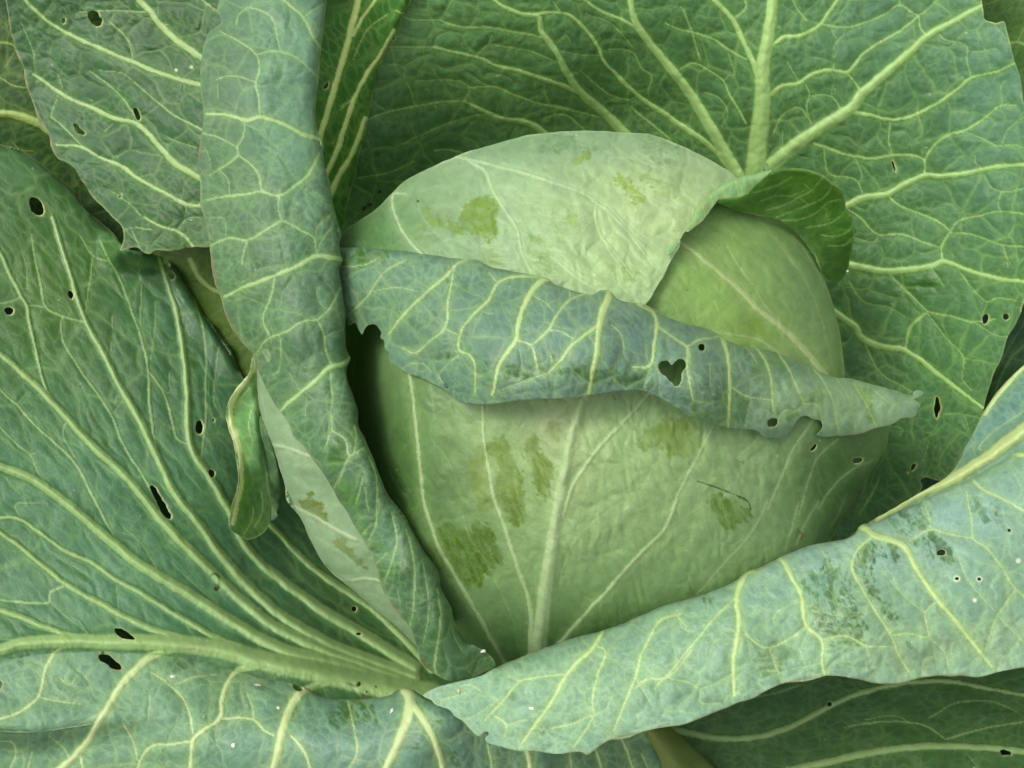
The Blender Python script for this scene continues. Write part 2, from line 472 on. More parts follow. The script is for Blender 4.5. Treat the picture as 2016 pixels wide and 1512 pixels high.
        if net: m = m * (.75 + .25 * smooth(.4, 2.2, n3))
        if mo > 0:
            tex = fbm(U * .6, W * 1.5, 15, seed + 72, 4, .8)
            m = m * (1 - min(1, mo * 1.5) * smooth(-.04, .05, tex - .07 + (mo - .6) * .22))
        m = m * min(1, s * 1.25) * (1 - .4 * core) * (.86 + .35 * fbm(U * .7, W * 1.4, 11, seed + 73, 3))
        m = np.clip(m, 0, 1); pc = pc * np.array([.74, .80, .72])
        col = col * (1 - m[..., None]) + pc * m[..., None]
        pm = np.maximum(pm, m)
    hc = lin(halo) * vk; vc = (lin(veincol) * .78 + lin((176, 206, 150)) * .22) * (.55 + .45 * vk); nc = lin(netcol) if netcol else vc * .5 + hc * .5
    w = np.clip(hal * halostr, 0, 1)[..., None]; col = col * (1 - w) + hc * w
    w = np.clip(core_n, 0, 1)[..., None]; col = col * (1 - w) + nc * w
    vvar = 1 + .10 * fbm(X, Y, 12, seed + 64, 3)
    w = np.clip(core, 0, 1)[..., None]; col = col * (1 - w) + vc * vvar[..., None] * w
    rc = lin(rimcol)
    hdx = g.X - CX; hdy = g.Y - CY; hdir = (hdx + .6 * hdy) / (np.hypot(hdx, hdy) + .3)
    w = (np.exp(-(d_hole / 2.4) ** 2) * (.12 + .85 * smooth(-.1, .8, hdir + .5 * fbm(X, Y, 16, seed + 67, 2))))[..., None]; col = col * (1 - w) + rc * w
    if noedge is not None:
        dn_, _, _, _ = g.stamp(catmull(pts(noedge), 8), 16)
        d_edge = np.where(dn_ < 14, 50, d_edge)
    w = (np.exp(-(d_edge / 2.4) ** 2) * (.12 + .4 * smooth(-.2, .5, fbm(X, Y, 40, seed + 68, 3))))[..., None]; col = col * (1 - w) + rc * w
    if margin:
        mc, mp, mw = margin
        dm, _, _, _ = g.stamp(catmull(pts(mp), 6), 20)
        w = (np.exp(-(dm / mw) ** 2) * smooth(-.5, .1, fbm(X, Y, 30, seed + 66, 2)) * .6)[..., None]; col = col * (1 - w) + lin(mc) * w
    for (mp_, mw, mcol, ms) in marks:
        dm, tm, _, _ = g.stamp(catmull(pts(mp_), 5), 12)
        w = (smooth(1.0, .4, dm / (mw * (.5 + .5 * smooth(0, .15, tm) * smooth(1, .8, tm)) * (.8 + .8 * fbm(X, Y, 9, seed + 69, 2)))) * ms)[..., None]
        col = col * (1 - w) + lin(mcol) * w
    for (cx, cy, r, dc) in dots:
        w = (smooth(r, r * .4, np.hypot(X - cx, Y - cy)))[..., None]; col = col * (1 - w) + lin(dc) * w
    wax = 1 - pm
    # ---- vertices and faces
    idx = np.full(X.shape, -1); idx[used] = np.arange(used.sum())
    px = X[used]; py = Y[used]; pz = Z[used]
    cc = col[used]; ww = wax[used]
    jj, ii = np.nonzero(keep)
    F = np.stack([idx[jj, ii], idx[jj + 1, ii], idx[jj + 1, ii + 1], idx[jj, ii + 1]], -1)
    ow = owner[jj, ii]
    # boundary edges for the rim and the hidden continuation of rolled edges
    Ed = np.concatenate([F[:, [0, 1]], F[:, [1, 2]], F[:, [2, 3]], F[:, [3, 0]]])
    key = np.sort(Ed, 1); kk = key[:, 0].astype(np.int64) * (len(px) + 1) + key[:, 1]
    uq, inv, ct = np.unique(kk, return_inverse=True, return_counts=True)
    BE = Ed[ct[inv] == 1]
    bv = np.unique(BE); mp = np.full(len(px), -1); mp[bv] = np.arange(len(bv))
    # inward direction: from boundary edges
    fx = np.zeros(len(px)); fy = np.zeros(len(px))
    tvx = px[BE[:, 1]] - px[BE[:, 0]]; tvy = py[BE[:, 1]] - py[BE[:, 0]]
    for e in (0, 1):
        np.add.at(fx, BE[:, e], tvy); np.add.at(fy, BE[:, e], -tvx)
    L = np.hypot(fx, fy) + 1e-6; fx /= L; fy /= L
    fx, fy = fx[bv], fy[bv]                 # faces wound so that this points into the leaf or out of it; fixed below
    cxm = X[used]; test = g.inside(O)
    def at(x, y):
        i = np.clip(((x - g.x0) / st).round().astype(int), 0, g.nx - 1); j = np.clip(((y - g.y0) / st).round().astype(int), 0, g.ny - 1)
        return ins[j, i]
    sgn = 1.0 if at(px[bv] + fx * 7, py[bv] + fy * 7).mean() > at(px[bv] - fx * 7, py[bv] - fy * 7).mean() else -1.0
    fx *= sgn; fy *= sgn
    rows = [(0.3, 2.5, None), (1.5, 5.0, None)]
    VX, VY, VZ, VC, VW = [px], [py], [pz], [cc], [ww]
    Fl = [F]; prev = bv.copy(); base_i = len(px)
    bx, by, bz = px[bv], py[bv], pz[bv]
    cur = BE
    e0, e1 = BE[:, 0], BE[:, 1]
    for (inw, dn, _) in rows:
        VX.append(bx + fx * inw); VY.append(by + fy * inw); VZ.append(bz - dn)
        VC.append(cc[bv] * .95); VW.append(ww[bv])
        n0 = base_i + mp[BE[:, 0]]; n1 = base_i + mp[BE[:, 1]]
        Fl.append(np.stack([e1, e0, n0, n1], -1))
        e0, e1 = n0, n1; base_i += len(bv)
    nfr = sum(len(f) for f in Fl)
    if len(skirts):
        sel = np.zeros(len(bv), bool)
        for sk in skirts:
            q = catmull(pts(sk) if isinstance(sk, str) else sk, 8)
            dd = np.full(len(bv), 1e9)
            for a_, b_ in zip(q[:-1], q[1:]):
                dx, dy = b_ - a_; t_ = np.clip(((bx - a_[0]) * dx + (by - a_[1]) * dy) / (dx * dx + dy * dy + 1e-9), 0, 1)
                dd = np.minimum(dd, np.hypot(bx - a_[0] - t_ * dx, by - a_[1] - t_ * dy))
            sel |= dd < 9
        es = sel[mp[BE[:, 0]]] & sel[mp[BE[:, 1]]]
        e0, e1 = BE[es, 0], BE[es, 1]
        for kq in range(1, 7):
            VX.append(bx + fx * (kq * 4.0)); VY.append(by + fy * (kq * 4.0)); VZ.append(bz - kq * drop)
            VC.append(np.repeat(b1[None], len(bv), 0) * .9 + cc[bv] * .1); VW.append(ww[bv])
            n0 = base_i + mp[BE[es, 0]]; n1 = base_i + mp[BE[es, 1]]
            Fl.append(np.stack([e1, e0, n0, n1], -1))
            e0, e1 = n0, n1; base_i += len(bv)
    V = to_plant(np.concatenate(VX), np.concatenate(VY), np.concatenate(VZ))
    CCc = np.concatenate(VC); WW = np.concatenate(VW); FF = np.concatenate(Fl)
    OW = np.concatenate([ow, np.full(len(FF) - len(ow), -1)])
    # vertex normals of the whole leaf, so that its pieces shade as one surface
    a_, b_, c_, d_ = (V[FF[:, i]] for i in range(4))
    fn = np.cross(c_ - a_, d_ - b_)
    VN = np.zeros_like(V)
    for i in range(4): np.add.at(VN, FF[:, i], fn)
    VN /= (np.linalg.norm(VN, axis=1, keepdims=True) + 1e-12)
    def sub(mask, nm, mt, parent):
        f = FF[mask]
        if len(f) == 0: return None
        u, inv = np.unique(f, return_inverse=True)
        return make_mesh(nm, V[u], inv.reshape(f.shape), VN[u], CCc[u], WW[u], mt, parent)
    root = sub(OW < 0, name, MAT[mat], plant)
    if label: root['label'] = label
    for k_, vi in enumerate(majors):
        if (OW == k_).sum() < 12: continue
        big = len(veins[vi]) > 4 and veins[vi][4]
        sub(OW == k_, veins[vi][4] if big else vname, MAT['rib'] if mat != 'head' else MAT[mat], root)
    return root

# ------------------------------------------------------------------ soil
def soil():
    m = bpy.data.materials.new('soil'); m.use_nodes = True
    N = m.node_tree.nodes; L = m.node_tree.links
    p = N['Principled BSDF']; p.inputs['Roughness'].default_value = .95
    tc = N.new('ShaderNodeTexCoord'); n = N.new('ShaderNodeTexNoise'); n.inputs['Scale'].default_value = 60; n.inputs['Detail'].default_value = 8
    cr = N.new('ShaderNodeValToRGB'); cr.color_ramp.elements[0].color = (.004, .004, .003, 1); cr.color_ramp.elements[1].color = (.02, .017, .011, 1)
    L.new(tc.outputs['Object'], n.inputs['Vector']); L.new(n.outputs['Fac'], cr.inputs[0]); L.new(cr.outputs[0], p.inputs['Base Color'])
    b = N.new('ShaderNodeBump'); b.inputs['Strength'].default_value = .8; b.inputs['Distance'].default_value = .01
    L.new(n.outputs['Fac'], b.inputs['Height']); L.new(b.outputs[0], p.inputs['Normal'])
    n_ = 120; r = np.linspace(-1, 1, n_); r = np.sign(r) * (np.abs(r) * .35 + np.abs(r) ** 5 * 20)
    X, Y = np.meshgrid(r, r); near = np.exp(-(X**2 + Y**2) / .5)
    Z = fbm(X, Y, .12, 3, 5) * .015 * near - .004
    V = np.stack([X, Y, Z], -1).reshape(-1, 3)
    i, j = np.meshgrid(np.arange(n_ - 1), np.arange(n_ - 1)); a = (j * n_ + i).ravel()
    F = np.stack([a, a + 1, a + n_ + 1, a + n_], -1)
    me = bpy.data.meshes.new('ground'); me.from_pydata(V.tolist(), [], F.tolist()); me.update()
    me.polygons.foreach_set('use_smooth', np.ones(len(F), bool)); me.materials.append(m)
    o = bpy.data.objects.new('ground', me); C.objects.link(o); o['kind'] = 'structure'
soil()

MID = 'midrib'
leaf('leaf', 'added dark green sheet in place of the lowest leaves, glimpsed only through gaps and holes',
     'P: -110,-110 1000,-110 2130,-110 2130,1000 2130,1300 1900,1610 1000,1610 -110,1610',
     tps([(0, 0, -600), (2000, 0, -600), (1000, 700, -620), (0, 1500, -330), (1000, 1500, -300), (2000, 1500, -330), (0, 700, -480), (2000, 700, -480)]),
     base=(48, 70, 44), base2=(56, 78, 46), veincol=(90, 110, 70), net=90, netstr=.3, seed=2, mat='inner', step=8, gap=None, wrinkle=(10, 200))  # dark sheet added so that gaps and holes read as deep shade
# ------------------------------------------------------------------ far background leaves of the plant
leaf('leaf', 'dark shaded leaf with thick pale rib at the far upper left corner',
     'P: -100,-100 200,-100 330,200 430,420 480,640 300,640 100,480 -100,400',
     tps([(0, 0, -330), (0, 300, -380), (300, 300, -470), (450, 600, -420), (200, -60, -380), (100, 200, -360)]),
     veins=[('A: -300,600 -20,640 100,655 200,690 300,745 500,800', 16, 20, 1, MID), ('A: -40,240 60,250 90,270 200,300', 5, 5),
            ('A: -40,430 20,450 60,480 160,500', 4, 4), ('A: 200,860 120,850 60,800', 3, 3), ('A: 60,330 30,380 90,280', 3, 3)],
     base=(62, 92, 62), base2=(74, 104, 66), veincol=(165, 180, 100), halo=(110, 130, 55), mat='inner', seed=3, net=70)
leaf('leaf', 'small yellowing leaf glimpsed in shade behind the tall folded leaf',
     'P: 300,440 420,470 520,640 560,800 480,800 400,700 340,600',
     tps([(300, 440, -300), (420, 470, -260), (520, 640, -230), (480, 800, -260), (340, 600, -300), (430, 560, -240)]),
     veins=[('D: 1080,60 1120,150 1180,210 1270,260 1400,330', 12, 7)],
     base=(98, 124, 62), base2=(120, 134, 66), veincol=(138, 156, 84), halo=(128, 142, 70), mat='inner', seed=4, net=60, netstr=.25)
leaf('leaf', 'mid green leaf peeping out at the upper right corner',
     'P: 1880,-100 2110,-100 2110,360 1990,330 1930,200',
     tps([(1900, -60, -300), (2100, -60, -260), (2100, 300, -300), (1950, 250, -340)]),
     veins=[('C: 1920,250 1980,240 2060,270', 6, 7), ('C: 1980,240 2020,150 2080,60', 4, 4), ('C: 1780,30 1850,10 1900,-30', 3, 3)],
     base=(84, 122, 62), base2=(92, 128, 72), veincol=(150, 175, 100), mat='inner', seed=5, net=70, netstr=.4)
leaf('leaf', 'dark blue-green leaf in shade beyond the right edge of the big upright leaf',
     'P: 1900,540 2120,500 2120,980 1950,1000 1760,1060 1640,1100 1700,980 1850,900',
     tps([(1900, 560, -300), (2100, 520, -200), (2100, 950, -220), (1700, 1050, -320), (1900, 900, -270), (1980, 700, -230)]),
     veins=[('F: 1840,900 1870,760 1950,610 2060,520', 7, 6), ('F: 1860,700 1930,560 2060,350', 4, 4), ('F: 1900,600 2030,640', 3, 3)],
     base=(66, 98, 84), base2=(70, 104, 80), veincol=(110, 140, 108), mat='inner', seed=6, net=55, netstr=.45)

# ------------------------------------------------------------------ big upright leaf behind the head
leaf('leaf', 'huge upright dark green leaf with fan of pale ribs, behind the head',
     'P: 800,-100 785,-20 770,20 745,66 735,80 725,100 715,145 705,200 680,275 670,320 655,372 645,410 640,450 640,520 800,700 1200,800 1560,1100 1600,1130 1650,1085 '
     '1700,1040 1745,1012 1800,983 1816,955 1812,948 1822,940 1845,946 1866,944 1880,920 1903,878 1920,850 1935,812 1944,781 1955,738 1968,712 1978,690 1984,665 2000,640 2016,596 2060,500 2080,380 2035,270 2017,205 2008,150 1996,112 1986,70 1975,42 1962,44 1947,42 1938,36 1934,0 1930,-100',
     tps([(1500, -60, -90), (1490, 150, -150), (1480, 330, -250), (1100, -60, -90), (1100, 120, -200), (800, -60, -100), (790, 120, -160), (720, 280, -200), (690, 430, -290), (900, 300, -360),
          (1200, 250, -360), (1750, -60, -60), (1980, 60, 10), (1850, 200, -100), (1850, 380, -150), (2050, 300, 0), (1700, 480, -230), (2020, 560, -30), (1660, 700, -330),
          (1960, 720, -60), (1880, 900, -110), (1820, 700, -200), (1700, 930, -290), (1600, 1100, -360), (1300, 550, -460), (1000, 500, -460)]),
     veins=[
        ('C: 594,-130 590,-20 580,100 555,250 535,400 530,600 510,800 490,980 485,1100', 18, 44, 1, MID),
        ('C: 230,-80 260,0 350,90 400,180 440,270 480,350 505,430', 11, 11),
        ('C: -225,-130 -219,-10 -190,120 -110,240 -30,340 70,460 160,590 240,730 320,870 390,990 420,1060', 10, 28),
        ('B: 1340,-60 1400,-10 1500,60 1620,110 1700,155', 6, 8),
        ('B: 900,0 960,40 1060,80 1150,95 1170,180 1250,290 1320,420 1380,510 1500,620 1590,700 1680,800', 6, 24),
        ('B: 1150,78 1250,70 1340,95 1430,180 1500,280 1520,340 1600,430 1720,545 1830,620 1930,690 2050,770 2140,840 2240,950', 5, 13),
        ('B: 560,268 700,300 820,330 930,380 1040,400 1150,440 1280,480 1380,525', 5, 10),
        ('B: 590,115 720,155 850,155 1000,180 1165,208', 5, 7), ('B: 590,115 630,60 660,0 670,-60', 3, 3), ('B: 360,80 430,110 590,115', 3, 4),
        ('B: 160,690 300,635 420,610 560,585 730,570', 4, 6), ('B: 730,570 820,620 930,670 1050,690 1130,715 1200,770', 6, 16),
        ('B: 730,570 760,500 700,460 580,455 450,460', 4, 3), ('B: 760,500 900,490 1000,530 1130,580 1280,610 1500,665', 4, 6),
        ('B: 380,820 520,750 640,700 800,655 900,650', 4, 4), ('B: 120,1010 300,980 450,915', 3, 4), ('B: 560,850 640,850 740,870', 5, 5),
        ('B: 240,270 400,268 560,268', 3, 4), ('B: 570,260 575,215 660,175', 3, 3), ('B: 390,380 450,340 530,310', 3, 3), ('B: 225,370 390,380 385,450', 3, 3),
        ('B: 790,320 870,258 960,265 1100,290 1260,350', 3, 4), ('B: 870,258 885,200', 3, 3), ('B: 1260,230 1310,205 1330,240', 3, 3), ('B: 1250,285 1400,310 1515,310', 3, 3),
        ('B: 1390,400 1460,460 1560,540 1680,560 1710,545', 3, 4), ('B: 1690,555 1680,600 1790,700 1900,790', 3, 6),
        ('B: 1520,285 1620,280 1690,300 1740,390 1795,430 1770,510', 3, 4), ('B: 1235,10 1290,85', 4, 4), ('B: 1420,80 1560,130 1690,270', 3, 3), ('B: 740,410 850,480 900,490', 3, 3),
        ('B: 450,600 430,520 400,460', 3, 3), ('B: 1050,590 1150,540', 3, 3), ('B: 1180,670 1300,650 1400,720', 4, 5), ('B: 1030,480 960,430 850,420', 2, 2),
        ('C: 70,40 85,60 130,170 180,350', 4, 4), ('C: -20,130 60,165 130,180 250,220 340,280 440,335', 3, 6), ('C: 55,400 130,360 200,380 310,460 350,540 400,620 440,700', 3, 6),
        ('C: 310,455 345,425 375,425 340,300', 3, 3), ('C: 200,520 290,560 340,650 300,710', 3, 3), ('C: 370,105 440,45 425,-30', 5, 4), ('C: 690,-30 730,50 785,115', 3, 4),
        ('C: 595,255 660,210 760,200 870,130 910,70 970,-20', 10, 7), ('C: 870,135 1010,155 1130,120 1230,80 1310,30 1420,85 1530,-10', 5, 4), ('C: 1310,30 1310,-60', 4, 4),
        ('C: 580,530 640,490 740,470 800,430 880,400 960,400 1010,410 1100,310 1200,240 1330,160 1420,90', 9, 4),
        ('C: 1010,410 1060,470 1105,530', 4, 5), ('C: 940,395 940,260 1000,190', 3, 3), ('C: 740,470 700,400 670,350', 3, 3),
        ('C: 480,1040 560,960 640,885 760,795 870,720 980,650 1050,600 1100,530 1220,420 1340,320 1460,210 1600,130 1720,60 1790,30', 32, 7),
        ('C: 1040,635 1130,650 1260,680 1400,650 1520,590 1620,520 1720,440 1850,410 1960,360', 9, 4),
        ('C: 1720,440 1690,350 1690,260 1560,220 1530,185', 4, 4), ('C: 1695,260 1700,290 1860,280', 3, 3), ('C: 1420,90 1430,160 1475,205', 4, 5),
        ('C: 820,810 900,840 980,870 1080,890 1160,900 1270,880 1400,885 1450,910 1452,995', 7, 6),
        ('C: 1450,910 1500,830 1600,760 1680,740 1790,670 1890,600 1970,600', 7, 4), ('C: 1890,600 1890,480 1920,450', 3, 3),
        ('C: 970,1190 1020,1160 1100,1120 1240,1100 1340,1040 1450,995 1560,1000 1700,980 1830,950 2100,930', 15, 7),
        ('C: 1680,745 1790,790 1880,830 1920,740 2016,660', 4, 3), ('C: 1880,830 1960,820 2040,850', 3, 3),
        ('C: 1245,1110 1300,1160 1420,1210 1520,1250 1600,1310', 6, 5), ('C: 1600,1310 1650,1250 1770,1220 1880,1200 2050,1215', 5, 4), ('C: 1600,1310 1550,1400 1558,1490', 5, 7),
        ('C: 1600,1320 1720,1330 1900,1390 2050,1400', 4, 4), ('C: 1900,1390 1925,1520', 3, 3), ('C: 1010,1180 1090,1240 1190,1330 1310,1325 1440,1370 1545,1405', 5, 5), ('C: 1190,1330 1170,1370 1060,1350', 3, 3),
        ('F: 980,80 1120,110 1240,125 1400,110 1500,95 1560,70 1650,100 1790,150 1900,170 2050,190', 15, 7),
        ('C: 780,480 800,540 780,600 810,700', 4, 4), ('C: 790,540 920,545 980,620', 3, 4), ('C: 590,760 650,650 740,610 800,680', 4, 4), ('C: 640,870 650,720', 3, 3), ('C: 920,545 930,480', 2, 2),
        ('C: 1260,680 1250,800 1270,880', 4, 4), ('C: 880,840 910,980 1060,1020 1100,1090', 4, 4), ('C: 1060,900 1100,1000 1080,1030', 3, 3), ('C: 1410,650 1440,750 1400,790', 2, 2),
        ('C: 1790,990 1830,1060 1900,1090 2050,1060', 3, 4), ('C: 1890,1090 1870,1160 1890,1200', 3, 3), ('C: 1740,880 1745,970', 3, 3), ('C: 1960,1270 1930,1340', 3, 3),
        ('F: 1240,130 1340,230 1430,320 1470,355 1600,380 1730,415 1850,400', 5, 4), ('F: 1470,360 1380,430 1345,565', 6, 6), ('F: 1470,370 1560,490 1670,610 1670,740 1720,800', 4, 3), ('F: 1730,415 1860,490 1930,495', 3, 3),
        ('F: 1640,110 1720,220 1810,300 1860,280 1970,290', 4, 3), ('F: 1810,300 1780,370', 3, 3), ('F: 1900,10 1940,90', 3, 3), ('F: 1490,110 1560,210', 3, 3),
        ('F: 930,350 980,385 1060,440 1090,500 1200,550 1330,570 1400,610 1530,710 1660,810 1785,900', 16, 5),
        ('F: 1110,520 1160,640 1220,720 1330,780 1430,840', 4, 3), ('F: 1020,180 1110,300 1250,330 1340,385', 3, 3), ('F: 1560,935 1680,940 1770,960', 3, 3), ('F: 1680,940 1700,1020', 3, 3),
        ('F: 1670,620 1850,650', 3, 3), ('F: 1280,1010 1330,1020 1310,1060', 3, 3), ('F: 1480,1080 1450,1200', 2, 2), ('F: 1080,1512 1150,1400 1200,1290', 4, 3)],
     holes=[(1940, 628, 6, 9, 10), (1980, 623, 6, 6, 0), 'F: 1522,836 1536,860 1542,900 1530,940 1518,962 1508,930 1508,885', (1798, 919, 3.5, 8, 30), (1759, 326, 2, 12, -18), (1786, 975 - 45, 1, 1, 0),
            'B: 300,222 318,208 335,204 340,216 322,226'],
     patches=[('F: 1280,150 1400,130 1500,120 1550,190 1490,250 1440,290 1400,320 1370,320 1330,260', .8, .35), ('C: 440,560 470,560 462,640 460,730 440,720', .5, 0, (60, 72, 36))],
     tints=[(900, 120, 260, 160, (106, 146, 92), .6), (1970, 180, 110, 220, (122, 158, 146), .6), (1750, 60, 160, 100, (98, 134, 116), .5), (760, 420, 90, 90, (84, 122, 56), .6), (1880, 680, 180, 200, (94, 134, 92), .5)],
     base=(80, 116, 76), base2=(86, 122, 86), veincol=(150, 182, 108), halo=(106, 146, 70), rimcol=(180, 190, 120), mat='inner',
     net=72, netstr=.62, puff=9, wrinkle=(9, 110), fine=(1.0, 20), ridge=.38, seed=8, edge_noise=2.5)

# ------------------------------------------------------------------ narrow bright leaf between the tall fold and the upright leaf
leaf('leaf', 'narrow bright green leaf with parallel cream ribs, left of the upright leaf',
     'P: 600,-100 822,-100 810,0 798,22 784,56 772,80 757,110 742,150 732,200 720,262 708,300 700,350 692,372 684,402 676,440 662,480 630,470 590,300',
     tps([(600, -80, -60), (820, -80, -90), (700, 0, -70), (720, 200, -130), (640, 200, -40), (690, 350, -150), (660, 470, -190), (620, 400, -80)]),
     veins=[('A: 2040,-100 2030,0 1985,180 1930,380 1860,620 1815,780', 15, 12, 1, MID), ('B: 240,-80 225,0 150,110 100,200', 7, 8),
            ('B: 335,170 250,320 180,420 110,560 60,700 0,880 -60,1000', 7, 12), ('B: 170,670 130,790 80,900 20,1000 -30,1110 -60,1200', 9, 15),
            ('A: 2016,550 1900,640', 3, 3), ('B: 340,60 390,75 430,0', 4, 4), ('B: 300,80 180,170 100,340', 3, 3), ('B: 290,330 200,400', 2, 2), ('B: 100,560 30,600', 3, 3)],
     holes=['A: 1835,490 1862,462 1858,488 1836,508'],
     base=(84, 134, 60), base2=(86, 136, 70), veincol=(240, 250, 160), halo=(120, 164, 48), mat='inner', net=60, netang=70, netasp=1.9, netstr=.3, puff=5, wrinkle=(4, 80), seed=9, halow=7,
     rolls=[(16, 'P: 818,-60 800,20 758,105 742,150 720,262 692,372 664,478')])

# ------------------------------------------------------------------ upper left leaf
leaf('leaf', 'holed blue-green leaf with ragged lower tip at the upper left',
     'P: -10,-100 2,-40 14,22 27,85 36,112 44,130 52,168 64,200 78,238 96,268 101,290 112,310 143,328 163,358 183,388 207,412 228,434 240,449 243,470 236,494 256,488 270,487 283,498 297,500 303,493 340,494 380,486 412,487 470,470 520,200 520,-100',
     tps([(0, -60, -140), (60, 160, -200), (110, 310, -170), (240, 480, -90), (200, 400, -140), (200, 0, -150), (250, 200, -130), (330, 380, -90), (430, 480, -60), (450, 300, -50), (450, 0, -90), (330, 80, -130), (150, 200, -180)]),
     veins=[('A: 740,-80 790,0 850,60 900,130 970,200 1040,260 1150,330 1300,420', 11, 14), ('A: 130,-20 220,80 330,160 450,225 600,290 750,350 900,410 1050,460 1250,500', 7, 11),
            ('A: 190,420 300,500 400,560 520,610 650,670 770,700 850,770 920,850 1000,930 1130,1010 1250,1060', 5, 15),
            ('A: 320,820 460,830 540,880 680,940 800,1020 950,1100 1070,1160 1250,1150', 4, 10), ('A: 290,660 340,700 420,780 480,840', 4, 4), ('A: 880,570 1000,660 1200,760', 4, 5),
            ('A: 880,570 800,500 700,420 560,400', 3, 3), ('A: 500,400 600,470 700,560 765,660', 3, 4), ('A: 620,120 700,190 740,270 752,340', 3, 4), ('A: 430,70 600,60 850,70', 3, 4),
            ('A: 200,430 190,300 150,200 120,130', 3, 3), ('A: 330,540 300,620 290,660', 3, 3), ('A: 820,1230 900,1280 1000,1310 1060,1350 1095,1400', 4, 7), ('A: 640,1090 740,1160 800,1220', 3, 3),
            ('A: 1120,-30 1200,40 1260,80', 4, 4), ('A: 750,1310 790,1400', 3, 3), ('A: 1000,1310 1060,1240 1150,1230', 3, 3), ('A: 1050,1160 1060,1210', 3, 3), ('A: 330,420 355,500', 3, 3),
            ('A: 920,760 1000,800 1120,840', 3, 3), ('A: 590,745 640,700', 3, 3), ('A: 700,1310 750,1290 860,1300', 3, 3)],
     holes=['A: 500,66 520,60 555,72 565,95 580,110 572,140 556,150 525,138 505,105', (125, 41, 3.5, 6, 15), 'A: 755,615 775,615 790,640 792,675 780,682 765,655', 'A: 418,702 435,700 460,735 483,755 470,765 435,748', (236, 387, 3, 2, 0)],
     dots=[(347, 138, 4, (190, 200, 150)), (377, 132, 5, (170, 185, 140))],
     tints=[(60, 100, 90, 160, (122, 156, 136), .7), (120, 330, 120, 90, (112, 150, 124), .5), (330, 60, 80, 80, (84, 122, 70), .5), (380, 470, 100, 30, (120, 155, 84), .5)],
     base=(92, 128, 96), base2=(104, 140, 110), veincol=(170, 190, 126), halo=(120, 160, 84), rimcol=(160, 175, 110), net=70, netang=-60, netasp=.75, netstr=.5, puff=10, wrinkle=(12, 100), fine=(1.2, 22), seed=12, edge_noise=2.2,
     margin=((140, 124, 92), 'P: 14,22 27,85 44,130 64,200 96,268 112,310 163,358', 2.2))

